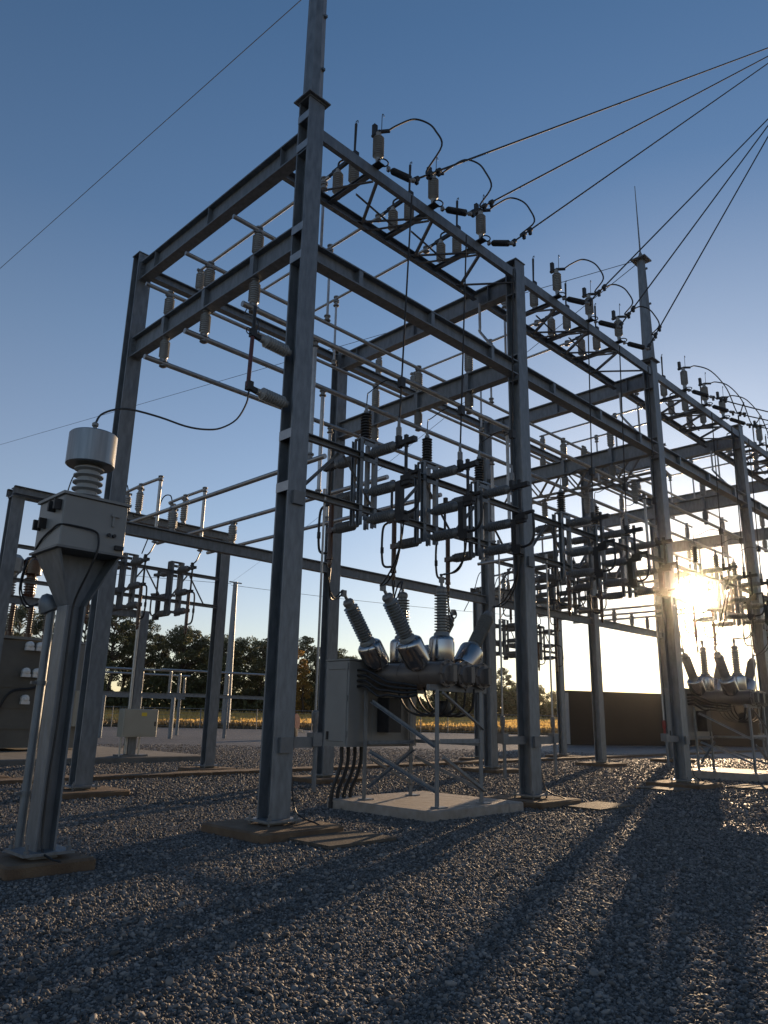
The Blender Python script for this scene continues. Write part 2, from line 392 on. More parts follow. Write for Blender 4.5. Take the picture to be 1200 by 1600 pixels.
# top switches: three posts per phase on the flat truss, dark blade, tube running back to the rear row
def top_switch():
    root = empty('air_switch')
    for (y, h) in ((1.02, .70), (.52, .66)):
        m = MB(); m.lathe((0, y, 12.06), (0, y, 13), [(0, .075), (.03, .075), (.035, .05), (.10, .055), (.13, .095)]+sheds(.13, h-.1, .088, .115, .05)+[(h-.08, .085), (h-.05, .055), (h, .055)], 14)
        m.build('insulator', M['porc'], root)
    m = MB(); m.lathe((0, -.2, 12.17), (0, -.2, 13), [(0, .07), (.05, .05), (.16, .055), (.2, .095)]+sheds(.2, .66, .09, .118, .05)+[(.68, .085), (.7, .055), (.78, .055)], 14); m.build('insulator', M['porc'], root)
    m = MB(); m.bar((0, 1.2, 12.78), (0, .45, 12.82), .06, .09); m.bar((0, 1.5, 12.76), (0, 1.18, 12.78), .05, .05); m.bbox(-.06, .06, .44, .6, 12.72, 12.9)
    m.build('blade', M['black'], root)
    m = MB(); m.tube([(0, .52, 12.8), (.0, .50, 13.62)], [.022, .03], 8); m.tube(smooth([(0, .5, 13.62), (0, .5, 13.68), (.03, .48, 13.72), (.05, .5, 13.68)], 3), .009, 6)
    m.build('operating_rod', M['black'], root)
    m = MB(); m.tube(smooth([(0, 1.02, 12.76), (0, 1.02, 12.92), (.02, .96, 12.97), (.03, .86, 12.95), (.03, .82, 12.86)], 4), .022, 8); m.build('arcing_horn', M['black'], root)
    m = MB(); m.bbox(-.04, .04, -.25, -.02, 12.94, 12.99); m.bbox(-.045, .045, -.12, -.04, 12.96, 13.22); m.bar((0, -.2, 12.98), (.12, -.4, 12.96), .06, .05)
    m.tube(smooth([(.02, -.26, 12.98), (.02, -.27, 13.35), (.05, -.27, 13.4), (.08, -.27, 13.36)], 4), .008, 6); m.build('contact_jaw', M['black'], root)
    m = MB(); m.bbox(-.09, .09, -.30, -.10, 12.152, 12.175); m.tube([(.04+.12*math.cos(t), -.3+.1*math.sin(t), 12.2) for t in [R(a) for a in range(0, 361, 30)]], .015, 6); m.build('bracket', M['black'], root)
    return root
TS = top_switch()
for i in range(4):
    for k, p in enumerate(PH[i]):
        place(TS, (p, 0, 0), f'{NTH[k]} roof level air switch with three grey posts, {BAY[i]}', 'switch', 'air switches on the flat truss')
        yb = 6.55
        kn = [(p, 1.5, 12.75), (p, YBUS[k], 12.75)]
        tube_thing([(p, 1.3, 12.75), (p, yb, 12.75)], .036, f'thin aluminium tube running back from the {NTH[k]} top switch, {BAY[i]}', 'front to back bus tubes', knobs=kn)
        place(POST, (p, 6.42, 12.09), f'grey post insulator on the rear top beam, {NTH[k]} tube, {BAY[i]}', 'insulator', 'post insulators on the rear top beam').scale = (1, 1, .62/.62)
        tube_thing([(p, YBUS[k], 12.72), (p, YBUS[k], ZU+.04)], .032, f'upright drop tube from the {NTH[k]} top tube to the upper bus, {BAY[i]}', 'upright drop tubes', knobs=[(p, YBUS[k], 12.6), (p, YBUS[k], ZU+.14)])
        # lower drop and tube to the switch
        tube_thing([(p-.03, YBUS[k], ZL-.04), (p-.03, YBUS[k], 6.26)], .045, f'thick upright tube from the {NTH[k]} lower bus down to the switches, {BAY[i]}', 'upright drop tubes', knobs=[(p-.03, YBUS[k], ZL-.12), (p-.03, YBUS[k], 6.36)])
        yend = 10.3 if i in (0, 3) else YBUS[k]+.15
        tube_thing([(p-.09, .95, 6.23), (p-.09, yend, 6.23)], .05, f'level aluminium tube running back from behind the {NTH[k]} lower switch, {BAY[i]}', 'front to back bus tubes')
        if i in (0, 3):
            place(POST, (p-.09, YB, 5.645), f'grey post insulator on the lower rear beam, {NTH[k]} tube, {BAY[i]}', 'insulator', 'post insulators on the lower rear beam').scale = (1, 1, .54/.62)

# ------------------------------------------------------------------ disconnect switches at mid height
def hins(m, y0, y1, z, r=.100):
    L = abs(y1-y0); m.lathe((0, y0, z), (0, y1, z), [(0, .06), (.06, .06), (.08, r*.8)]+sheds(.08, L-.10, r*.78, r, .052)+[(L-.09, r*.85), (L-.05, .06), (L, .055)], 14)
def disc_switch(top=False):
    zf = 5.75 if top else 4.72
    root = empty('disconnect_switch')
    m = MB()
    for x in (-.14, .14):
        m.channel((x, -.045, zf), (x, -.045, 6.32), .09, .075, .012, side=1 if x < 0 else -1, hint=(0, 1, 0))
        m.channel((x, .135, zf), (x, .135, 6.32), .08, .06, .012, side=1 if x < 0 else -1, hint=(0, 1, 0))
    for z in ((5.9, 6.2) if top else (4.8, 5.3, 5.9, 6.2)): m.bbox(-.139, .139, -.11, -.098, z, z+.08)
    m.bbox(-.2, .2, -.1, .1, 6.322, 6.345)
    m.build('mounting_frame', M['galv'], root)
    zs = (6.06,) if top else (6.06, 5.33, 4.82)
    for z in zs:
        a = MB(); hins(a, -.11, -.80, z); a.build('insulator', M['porc_d'], root)
    zb = (6.05,) if top else (6.05, 5.36, 4.80)
    for z in zb:
        a = MB(); hins(a, .19, .82, z); a.build('insulator', M['porc_d'], root)
    m = MB(); m.bar((0, -.78, 6.06), (0, -1.22, 6.08), .10, .09); m.bbox(-.03, .03, -1.03, -.97, 5.98, 6.2); m.bbox(-.05, .05, -.86, -.78, 6.0, 6.22)
    m.build('terminal', M['black'], root)
    if top: return root
    m = MB(); m.tube([(0, -1.0, 6.05), (0, -1.0, 5.42)], .03, 8); m.build('blade', M['black'], root)
    m = MB(); m.bar((0, -.78, 5.33), (0, -1.12, 5.35), .09, .1); m.bbox(-.06, .06, -1.14, -.92, 5.36, 5.46); m.bar((0, -1.05, 5.47), (.0, -1.32, 5.49), .07, .05); m.build('terminal', M['black'], root)
    m = MB(); m.bbox(-.055, .055, -.92, -.80, 4.72, 5.36); m.build('fuse_unit', M['black'], root)
    m = MB(); m.tube(smooth([(0, -1.3, 5.46), (0, -1.31, 5.2), (0, -1.30, 4.98), (0, -1.22, 4.84), (0, -1.08, 4.8), (0, -.9, 4.8)], 5), .026, 8); m.build('loop_conductor', M['black'], root)
    m = MB(); m.bar((0, -.78, 4.82), (0, -1.0, 4.80), .1, .09); m.bbox(-.07, .07, -1.02, -.84, 4.66, 4.76); m.build('terminal', M['black'], root)
    m = MB(); m.bar((0, .8, 6.05), (0, 1.14, 6.04), .09, .08); m.bbox(-.035, .035, .92, 1.0, 5.98, 6.2); m.build('terminal', M['black'], root)
    m = MB(); m.tube([(0, .98, 6.0), (0, .98, 5.36)], .028, 8); m.bar((0, .8, 5.36), (0, 1.08, 5.34), .08, .09); m.build('blade', M['black'], root)
    m = MB(); m.tube([(0, .9, 5.32), (0, .9, 4.28)], .05, 10); m.bbox(-.05, .05, .8, .96, 4.74, 4.84); m.lathe((0, .9, 4.3), (0, .9, 4.1), [(0, .06), (.05, .06), (.06, .035), (.12, .045), (.2, .02)], 8); m.build('fuse_tube', M['brown'], root)
    m = MB(); m.tube(smooth([(0, 1.06, 5.32), (0, 1.2, 5.25), (0, 1.24, 5.0), (0, 1.23, 4.6), (0, 1.16, 4.42), (0, .93, 4.38)], 5), .024, 8); m.lathe((0, 1.235, 4.7), (0, 1.235, 4.82), [(0, .035), (.12, .035)], 8); m.build('jumper', M['black'], root)
    return root
DS = disc_switch(); DT = disc_switch(True)
def arrester():
    root = empty('surge_arrester')
    m = MB(); m.lathe((0, 0, 0), (0, 0, 1), [(0, .08), (.03, .08)]+sheds(.03, .52, .065, .105, .055)+[(.54, .06)], 14); m.build('ribbed_body', M['poly'], root)
    m = MB(); m.lathe((0, 0, .54), (0, 0, 1), [(0, .05), (.05, .05), (.06, .03), (.14, .03), (.16, .012)], 10); m.build('terminal', M['clamp'], root)
    return root
SA = arrester()
SH = [0, 0, 0, 0]
for i in range(4):
    for k, p in enumerate(PH[i]):
        q = p+.08
        place(DS if (i, k) != (2, 0) else DT, (q, 0, 0), f'{NTH[k]} mid height disconnect switch with stacked level insulators, {BAY[i]}', 'switch', 'disconnect switches on the rails')
        place(SA, (q, .02, 6.346), f'black ribbed surge arrester on top of the {NTH[k]} disconnect switch, {BAY[i]}', 'arrester', 'surge arresters on the switches')
        # drop conductor from the dead end to the switch, and arrester lead
        t = Vector((p+.3, -.88, 11.62)); b = Vector((q, -.82, 6.22))
        c = MB(); c.tube(sag(t+Vector((0, .02, -.35)), b+Vector((0, 0, .12)), 0, 6), .017, 6); o = tag(c.build('drop_conductor', M['wire']), f'thin upright conductor dropping onto the {NTH[k]} disconnect switch, {BAY[i]}', 'conductor', 'drop conductors')
        c = MB(); c.lathe(b+Vector((0, 0, 0)), b+Vector((0, 0, 1)), [(0, .05), (.16, .05), (.18, .03), (.34, .022)], 8); c.build('end_clamp', M['clamp'], o)
        c = MB(); cz = b.lerp(t, .19); c.bbox(cz.x-.06, cz.x+.05, cz.y-.05, cz.y+.05, cz.z-.09, cz.z+.09); c.build('tap_clamp', M['black'], o)
        c = MB(); c.tube(smooth([tuple(cz), (q-.1, cz.y+.25, cz.z+.08), (q-.15, cz.y+.62, cz.z-.05), (q-.02, -.02, 7.25), (q, .02, 7.05)], 5), .010, 6)
        tag(c.build('arrester_lead', M['cable']), f'thin curved lead from the drop wire to the {NTH[k]} arrester, {BAY[i]}', 'cable', 'arrester leads')

for i in (2,):
    for z in (6.9, 5.92):
        m = MB(); m.channel((XA[i]+.19, 6.3, z), (XA[i+1]-.19, 6.3, z), .12, .09, .014, side=1); m.build('switch_rail', M['galv_old'], gan)
    for xx in (XA[i]+.4, XA[i]+2.5, XA[i]+4.6):
        m = MB(); m.angle((xx, 6.36, 5.96), (xx+.85, 6.36, 6.83), .05); m.build('switch_brace', M['galv_old'], gan)
        m = MB(); m.angle((xx+.95, 6.38, 6.83), (xx+1.75, 6.38, 5.96), .05); m.build('switch_brace', M['galv_old'], gan)
    for k, p in enumerate(PH[i]):
        place(DS, (p+.25, 6.3, .9), f'{NTH[k]} disconnect switch on the rear row of the {BAY[i]}', 'switch', 'disconnect switches on the rear row')
        place(SA, (p+.25, 6.32, 7.246), f'black surge arrester over the {NTH[k]} rear row switch of the {BAY[i]}', 'arrester', 'surge arresters on the rear row')
        tube_thing([(p+.1, 6.0, 8.2), (p+.1, 3.6, 8.2)], .04, f'level tube above the {NTH[k]} rear row switch of the {BAY[i]}', 'rear row tubes', knobs=[(p+.1, 5.6, 8.2)])
        tube_thing([(p+.1, 5.6, 8.15), (p+.1, 5.6, 7.05)], .032, f'upright tube onto the {NTH[k]} rear row switch of the {BAY[i]}', 'rear row tubes')

# ------------------------------------------------------------------ overhead conductors and their dead ends
TARGET = {0: [(16.16, -4, 23.69), (16.9, -4, 24.05), (17.3, -4, 24.2)], 1: [(14.9, -4, 19.9), (15.25, -4, 20.05), (15.6, -4, 20.15)]}
TIPS = {0: [(1.86, -.9, 11.585), (3.64, -.9, 11.81), (5.14, -.9, 11.86)]}
def strain(a, b, label):
    root = empty('strain_insulator', a, label, 'insulator', 'black strain insulators'); a = Vector(a); b = Vector(b); L = (b-a).length; d = (b-a)/L
    m = MB(); m.tube([(0, 0, 0), d*(L*.18)], .02, 8); m.bbox(-.03, .03, -.03, .03, -.05, .05); m.build('shackle', M['clamp'], root)
    m = MB(); m.lathe(d*(L*.16), d*L, [(0, .03), (.03, .065)]+sheds(.03, L*.7, .055, .075, .05)+[(L*.72, .035)], 12); m.build('ribbed_body', M['poly'], root)
    m = MB(); m.tube([d*(L*.86), d*L], .022, 8); m.lathe(d*(L*.97), d*(L*1.1), [(0, .05), (.06, .05), (.08, .02)], 8); m.build('end_clamp', M['clamp'], root)
    return root
for i in range(4):
    for k, p in enumerate(PH[i]):
        a = Vector((p+.30, -.2, 12.26))
        tip = Vector(TIPS[0][k]) if i == 0 else Vector((p+.27, -.9, 11.8))
        strain(a, tip, f'black ribbed strain insulator, {NTH[k]} on the front chord of the {BAY[i]}')
        end = tip+(Vector(TARGET[i][k])-tip)*1.7 if i < 2 else Vector((tip.x+16, tip.y-3.5, 14.2+.3*k))
        pts = sag(tip, end, .0 if i < 2 else .3, 14)
        c = MB(); c.tube(pts, .021, 6); o = tag(c.build('overhead_conductor', M['wire']), f'{NTH[k]} sloping overhead conductor leaving the {BAY[i]}', 'conductor', 'overhead conductors')
        d = (end-tip).normalized()
        for s in (.12, .55, .82):
            c = MB(); w = tip+d*s; c.lathe(w-d*.09, w+d*.09, [(0, .02), (.03, .05), (.13, .055), (.18, .02)], 8); c.bbox(w.x-.03, w.x+.03, w.y-.03, w.y+.03, w.z-.12, w.z); c.build('splice_clamp', M['black'], o)
        # loop jumper from the post to the conductor
        s0 = Vector((p+.10, -.38, 12.97)); s1 = tip+d*.6
        v = random.uniform(.88, 1.14); w_ = random.uniform(.9, 1.12)
        J = [s0, s0+Vector((.18, -.1, .2*v)), s0+Vector((.55*w_, -.22, .5*v)), s0+Vector((.88*w_, -.34, .53*v)), s0+Vector((1.0*w_, -.46, .32*v)), s0+Vector((.98, -.58, -.1)), s0.lerp(s1, .8)+Vector((.1, 0, -.1)), s1]
        if i >= 2: J = [s0, s0+Vector((.3, -.1, .12)), s0+Vector((1.1*w_, -.25, .2*v)), s0+Vector((1.9*w_, -.4, -.2*v)), s0+Vector((2.4*w_, -.5, -1.0)), tip+d*1.9]
        c = MB(); c.tube(smooth(J, 5), .02, 6); tag(c.build('loop_jumper', M['wire']), f'looped jumper wire above the {NTH[k]} post of the {BAY[i]}', 'conductor', 'loop jumpers')
def wire(p, q, s, r, label, group='thin shield wires'):
    c = MB(); c.tube(sag(p, q, s, 24), r, 5); return tag(c.build('shield_wire', M['wire']), label, 'wire', group)
wire((.9, 22.04, 19.5), (2.95, -16, 19.5), 0, .011, 'thin single wire high in the sky beyond the tall mast')
wire((XA[2]-.2, .1, 16.05), (8.76, 44.9, 19.5), 0, .011, 'thin shield wire from the rod mast crossing behind the gantry to open sky')
wire((XA[2]-.2, .1, 15.9), (51.0, 78.7, 19.4), .3, .012, 'thin shield wire from the rod mast to the distant round pole')
wire((51.0, 78.7, 19.2), (5, 120, 24), .5, .03, 'thin wire from the distant round pole running off behind the trees', 'far wires')
wire((51.0, 78.7, 19.0), (110, 60, 19), .5, .03, 'thin wire from the distant round pole running along the field', 'far wires')

# ------------------------------------------------------------------ circuit breakers
def breaker(o, zo, label, k):
    root = empty('circuit_breaker', (o, 0, zo), label, 'circuit breaker', 'outdoor circuit breakers')
    tx = (3.42, 3.93, 4.44)
    for x in tx:
        m = MB(); m.lathe((x, -.42, 2.26), (x, 1.46, 2.26), [(0, .2), (.01, .225), (1.86, .225), (1.88, .2)], 24)
        for y in (.1, .64, 1.15): m.lathe((x, y-.02, 2.26), (x, y+.02, 2.26), [(0, .232), (.04, .232)], 24)
        t = m.build('tank', M['tank'], root)
        e = MB(); e.lathe((x, -.42, 2.26), (x, -.6, 2.26), [(0, .26), (.035, .26), (.04, .2), (.08, .17), (.1, .06), (.16, .05)], 8)
        for a in range(0, 360, 45): e.tube([(x+.225*math.cos(R(a)), -.40, 2.26+.225*math.sin(R(a))), (x+.225*math.cos(R(a)), -.50, 2.26+.225*math.sin(R(a)))], .018, 6)
        e.bbox(x-.05, x+.05, -.62, -.5, 2.12, 2.4); e.build('end_cover', M['tank'], t)
    for j, (x, la) in enumerate(zip(tx, (-37, 0, 37))):
        d = Vector((math.sin(R(la)), 0, math.cos(R(la))))
        for y in (.14, 1.19):
            p = Vector((x, y, 2.26)); q = p+d*2
            m = MB(); m.lathe(p, q, [(.2, .19), (.255, .19), (.26, .238), (.28, .245), (.66, .245), (.70, .235), (.735, .20), (.75, .17), (.755, .12)], 28)
            s_ = m.build('current_transformer_can', M['steel'], root)
            m = MB(); m.lathe(p, q, [(.75, .16), (.80, .15), (.83, .12)]+[a for a in sheds(.83, 1.58, .092, .145, .056)]+[(1.6, .08)], 20)
            m.build('bushing', M['porc_b'], root)
            m = MB(); m.lathe(p, q, [(1.58, .07), (1.6, .105), (1.66, .11), (1.70, .085), (1.72, .03), (1.84, .03)], 14)
            w = p+d*1.86; m.bbox(w.x-.05, w.x+.05, w.y-.03, w.y+.03, w.z-.07, w.z+.05); m.build('terminal_cap', M['clamp'], root)
    # support deck under the tanks
    for y in (-.28, 1.22):
        m = MB(); m.channel((3.05, y, 2.0), (4.62, y, 2.0), .09, .09, .012, side=1); m.build('cross_channel', M['galv_old'], root)
    m = MB(); m.bbox(3.0, 4.66, -.36, -.30, 1.95, 2.06); m.build('front_rail', M['galv_old'], root)
    LEG = ((3.1, 1.28), (3.2, -.42), (4.44, -.42), (4.44, 1.34))
    for (x, y) in LEG:
        m = MB(); m.angle((x, y, .015), (x, y, 1.97), .085, .014); m.bbox(x-.07, x+.15, y-.07, y+.13, 0, .02); m.build('leg', M['galv'], root)
    def br(p, q, w=.06): 
        m = MB(); m.angle(p, q, w, .01); m.build('brace', M['galv'], root)
    br((3.10, 1.2, .84), (3.20, -.36, .24)); br((3.12, 1.26, .2), (4.42, 1.3, .86)); br((3.13, 1.2, 1.75), (3.19, -.35, .98))
    br((3.24, -.44, .80), (4.40, -.44, .2), .08); br((3.24, -.44, 1.9), (4.42, -.44, 1.28)); br((4.46, -.35, .2), (4.46, 1.3, .7)); br((3.2, 1.3, .7), (4.4, 1.36, .2))
    br((3.24, -.40, 1.06), (4.42, -.40, 1.06), .07); br((3.14, 1.3, .98), (4.42, 1.3, .98), .07); br((4.45, -.35, 1.0), (4.45, 1.3, 1.0), .07)
    # control cabinet at the rear
    m = MB(); m.cbox(2.75, 4.68, 1.46, 2.12, .93, 2.53, .015); m.bbox(2.735, 4.695, 1.44, 2.14, 2.531, 2.56)
    cab = m.build('control_cabinet', M['paint'], root)
    m = MB(); m.bbox(2.738, 2.748, 1.5, 2.08, .97, 2.49); m.build('door', M['paint'], cab)
    for z in (1.1, 1.75, 2.35):
        m = MB(); m.lathe((2.735, 1.475, z), (2.735, 1.475, z+.12), [(0, .014), (.12, .014)], 8); m.build('hinge', M['galv_old'], cab)
    m = MB(); m.bbox(2.728, 2.739, 1.55, 2.03, 2.36, 2.365); m.bbox(2.728, 2.739, 1.55, 2.03, 1.02, 1.026); m.build('seam_strip', M['black'], cab)
    m = MB(); m.bbox(2.715, 2.737, 1.98, 2.03, 1.05, 1.2); m.build('handle', M['black'], cab)
    m = MB(); m.bbox(3.4, 4.5, 1.452, 1.459, 1.0, 2.0); m.build('door', M['paint'], cab)
    # flexible conduits from cabinet to tanks and to the ground
    for j in range(4):
        x = 2.86+j*.17; x2 = 2.72+j*.16
        m = MB(); m.tube(smooth([(x, 1.72, .95), (x-.0, 1.72, .66), (x-.06, 1.75, .4), (x2, 1.8, .12), (x2, 1.81, -.18)], 4), .036, 8); m.lathe((x2, 1.81, -.18), (x2, 1.81, .1), [(0, .05), (.13, .05)], 8); m.build('conduit', M['cable'], root)
    for j in range(4):
        z = 2.35-j*.1
        m = MB(); m.tube(smooth([(2.98, 1.47, z), (3.0, 1.25, z-.01), (3.08, 1.0, z-.12-.02*j), (3.10, .75, 2.12-.08*j), (3.16, .4, 2.08-.08*j), (3.3, .2, 2.04-.05*j)], 5), .026, 8); m.build('conduit', M['cable'], root)
    for j in range(5):
        x = 3.2+.18*j; a = .5-.06*j
        m = MB(); m.tube(smooth([(x, a+.1, 2.06), (x+.03, a+.05, 1.82), (x+.1, a-.1, 1.6), (x+.25, a-.35, 1.52), (x+.3, a-.6, 1.66), (x+.28, a-.68, 2.02)], 5), .022, 8); m.build('conduit', M['cable'], root)
    for y in (-.02, 1.4):
        m = MB(); m.lathe((3.9, y, 1.66), (3.9, y+.2, 1.66), [(0, .12), (.01, .14), (.2, .14)], 14); m.build('gauge', M['black'], root)
    m = MB(); m.cbox(3.5, 3.85, 1.1, 1.43, 1.2, 1.85); m.build('mechanism_box', M['black'], root)
    # black leads from the bushings up to the switches
    for j, (x, la) in enumerate(zip(tx, (-37, 0, 37))):
        d = Vector((math.sin(R(la)), 0, math.cos(R(la))))
        for y in (.14, 1.19):
            w = Vector((x, y, 2.26))+d*1.9; px = PH[k][j]+.08-o
            e = Vector((px, -.93, (4.66 if (k, j) != (2, 0) else 6.0)-zo)) if y < 1 else Vector((px, .9, (4.1 if (k, j) != (2, 0) else 6.0)-zo))
            for s in (-.03, .03):
                mid = (w+e)/2
                m = MB(); m.tube(bez(w+Vector((0, 0, .02)), w+Vector((.1*(1 if la > 0 else -1), s*4, -.1 if la else .15)), e+Vector((s, s*2, -.9)), e+Vector((s, 0, 0)), 14), .016, 6)
                m.build('lead', M['cable'], root)
    return root
breaker(0, 0, 'nearest circuit breaker with six grey bushings on bright steel cans and a grey cabinet', 0)
breaker(14.95, .06, 'second circuit breaker seen beyond the third front column below the sun', 2)
def pad(o, z, label, grp='equipment pads'):
    root = empty('concrete_pad', (o, 0, 0), label, 'concrete pad', grp)
    m = MB(); m.cbox(2.72, 4.95, -.62, 1.95, G-.05, z, .02); m.build('slab', M['concrete'], root)
    m = MB(); m.cbox(4.965, 5.42, -.62, 1.95, G-.05, z-.004, .02); m.build('slab', M['concrete'], root)
    return root
pad(0, 0, 'pale concrete pad under the nearest circuit breaker'); pad(14.95, .06, 'sunlit concrete pad under the second circuit breaker')

# ------------------------------------------------------------------ footings, mats, trench
for (x, y, lab) in FOOT:
    m = MB(); m.cbox(x-.74, x+.74, y-.74, y+.74, G-.06, -.045, .025); tag(m.build('concrete_footing', M['footing']), lab, 'footing', 'column footings')
def ground_mat(x0, x1, y0, y1, lab):
    m = MB(); n = 22
    for i in range(n):
        y = y0+(y1-y0)*i/n; m.bbox(x0, x1, y, y+(y1-y0)/n*.72, G+.03, G+.05)
    m.bbox(x0, x1, y0, y1, G+.01, G+.03); tag(m.build('ground_mat', M['mat']), lab, 'grating mat', 'metal mats by the columns')
ground_mat(-.33, .9, -1.62, -.78, 'slotted metal mat on gravel before the nearest front column')
ground_mat(6.5, 7.85, -1.6, -.78, 'slotted metal mat on gravel before the second front column')
ground_mat(14.5, 15.9, -1.75, -.85, 'sunlit metal mat beside the third front column')
ground_mat(12.0, 13.0, -.6, .5, 'small metal mat on gravel just before the third front column')
tr = empty('cable_trench', (0, 0, 0), 'long low concrete cable trench with lid slabs crossing the gravel', 'cable trench')
for k in range(52):
    x = -14+k*1.2; m = MB(); m.cbox(x, x+1.19, 9.55, 10.25, G-.05, G+.10+random.uniform(-.008, .008), .012); m.build('lid_slab', M['footing'], tr)
m = MB(); m.cbox(-8, -1.4, 11.6, 12.4, G-.05, G+.1, .012); tag(m.build('trench_lid', M['footing']), 'short separate concrete lid on gravel at the left edge', 'concrete lid')

# ------------------------------------------------------------------ operating rods on the front columns
for i, x in enumerate(XA[:4]):
    for s in (-1, 1):
        if i == 0 and s < 0: continue
        if i == 2 and s > 0: continue
        xx = x+s*(.72 if i == 0 else .92)
        root = empty('operating_rod', (xx, 0, 0), f'upright switch operating rod and hanging handle {"left" if s < 0 else "right"} of the {COLW[i]} front column', 'operating rod', 'switch operating rods')
        m = MB(); m.tube([(0, 0, 1.15), (0, 0, 5.0)], .020, 8); m.tube([(0, 0, 5.0), (0, 0, 5.2)], .035, 8); m.build('rod', M['alu'], root)
        m = MB(); m.lathe((0, 0, 1.14), (0, 0, 1.75), [(0, .035), (.2, .035), (.22, .05), (.4, .05), (.42, .025)], 8); m.build('coupling', M['red'] if i == 2 else M['clamp'], root)
        m = MB(); m.tube([(0, -.03, 1.1), (-.01, -.04, .36)], .035, 10); m.build('handle', M['galv_old'], root)
        m = MB(); m.bbox(min(-s*.02, -s*(abs(xx-x)-.19)), max(-s*.02, -s*(abs(xx-x)-.19)), -.05, .05, 1.0, 1.16); m.bbox(-.09, .09, -.08, .08, 1.02, 1.22); m.build('bracket_arm', M['galv_old'], root)

# ------------------------------------------------------------------ voltage transformer on the pedestal, left front
vt = empty('instrument_transformer', (-3.57, -.6, 0), 'grey box transformer with stainless drum on a tapered steel pedestal', 'transformer')
m = MB(); m.bbox(-.11, -.088, -.14, .14, .03, 2.64); m.bbox(.088, .11, -.14, .14, .03, 2.64); m.bbox(-.0879, .0879, -.012, .012, .03, 2.64); m.build('pedestal_column', M['galv'], vt)
m = MB(); m.bbox(-.27, .27, -.26, .26, 0, .03); m.bbox(-.14, .14, -.14, .14, -.05, -.001); m.build('base_plate', M['galv'], vt)
for s in (-1, 1):
    for t in (-1, 1):
        m = MB(); m.lathe((s*.22, t*.21, .03), (s*.22, t*.21, .2), [(0, .03), (.03, .03), (.035, .016), (.09, .016)], 6); m.build('anchor_bolt', M['galv_old'], vt)
m = MB()
za, zb_ = 2.645, 3.235
def fru(z0, a0, b0, z1, a1, b1): m.add([(-a0, -b0, z0), (a0, -b0, z0), (a0, b0, z0), (-a0, b0, z0), (-a1, -b1, z1), (a1, -b1, z1), (a1, b1, z1), (-a1, b1, z1)], [(0, 1, 5, 4), (1, 2, 6, 5), (2, 3, 7, 6), (3, 0, 4, 7), (3, 2, 1, 0), (4, 5, 6, 7)])
for s_ in (-1, 1):
    y0_, y1_ = .142, .33
    q_ = [(s_*.09, -y0_, za), (s_*.113, -y0_, za), (s_*.113, y0_, za), (s_*.09, y0_, za), (s_*.34, -y1_, zb_), (s_*.366, -y1_, zb_), (s_*.366, y1_, zb_), (s_*.34, y1_, zb_)]
    m.add(q_, [(0, 1, 5, 4), (1, 2, 6, 5), (2, 3, 7, 6), (3, 0, 4, 7), (3, 2, 1, 0), (4, 5, 6, 7)])
m.add([(-.089, -.012, za), (.089, -.012, za), (.089, .012, za), (-.089, .012, za), (-.339, -.012, zb_), (.339, -.012, zb_), (.339, .012, zb_), (-.339, .012, zb_)], [(0, 1, 5, 4), (1, 2, 6, 5), (2, 3, 7, 6), (3, 0, 4, 7), (3, 2, 1, 0), (4, 5, 6, 7)])
m.build('tapered_head', M['galv'], vt)
m = MB(); m.bbox(-.42, .42, -.40, .40, 3.236, 3.262); m.build('support_plate', M['galv_old'], vt)
m = MB(); m.cbox(-.385, .385, -.36, .36, 3.263, 3.86, .012); bx = m.build('transformer_case', M['paint'], vt)
m = MB(); m.bbox(-.41, .41, -.385, .385, 3.861, 3.893); m.build('lid', M['paint'], bx)
for (y, z) in ((-.2, 3.74), (.18, 3.58)):
    m = MB(); m.bbox(-.43, -.386, y-.09, y+.09, z-.02, z+.02)
    for t in (-.08, .08): m.bbox(-.47, -.386, y+t-.02, y+t+.02, z-.06, z+.06)
    m.build('hinge_bracket', M['black'], bx)
m = MB(); m.bbox(.2, .225, -.38, -.361, 3.58, 3.72); m.bbox(.18, .28, -.385, -.361, 3.70, 3.73); m.build('latch', M['paint'], bx)
m = MB(); m.lathe((.17, -.37, 3.47), (.17, -.40, 3.47), [(0, .022), (.03, .022)], 8); m.lathe((.235, -.37, 3.47), (.235, -.40, 3.47), [(0, .022), (.03, .022)], 8); m.build('plug', M['black'], bx)
m = MB(); m.bbox(.26, .36, -.405, -.36, 3.31, 3.36); m.build('plug', M['black'], bx)
m = MB(); m.lathe((0, 0, 3.893), (0, 0, 5), [(0, .15), (.03, .15)]+sheds(.03, .46, .125, .175, .085)+[(.48, .11), (.52, .10)], 24); m.build('insulator', M['porc'], vt)
m = MB(); m.lathe((0, 0, 4.36), (0, 0, 5), [(0, .05), (.0, .27), (.012, .285), (.40, .285), (.415, .27), (.42, .1)], 40); m.build('drum', M['drum'], vt)
m = MB(); m.lathe((0, 0, 4.78), (0, 0, 5), [(0, .05), (.03, .05), (.035, .025), (.1, .025), (.12, .04), (.15, .04), (.17, .015)], 10); m.build('terminal', M['clamp'], vt)
m = MB(); m.tube(smooth([(-.39, .3, 3.30), (-.40, .1, 3.40), (-.40, -.15, 3.47), (-.39, -.34, 3.5), (-.2, -.385, 3.5), (.0, -.39, 3.48), (.05, -.39, 3.40), (.04, -.41, 3.24), (.0, -.33, 3.0), (-.04, -.17, 2.7), (-.05, -.155, 2.4), (-.05, -.155, 1.4), (-.07, -.155, .7), (-.06, -.18, .1), (-.03, -.35, -.01), (.02, -.5, -.03)], 5), .012, 6); m.build('ground_lead', M['cable'], vt)
m = MB(); m.bbox(-.06, .02, -.034, -.0125, .62, .74); m.build('name_plate', M['galv_old'], vt)
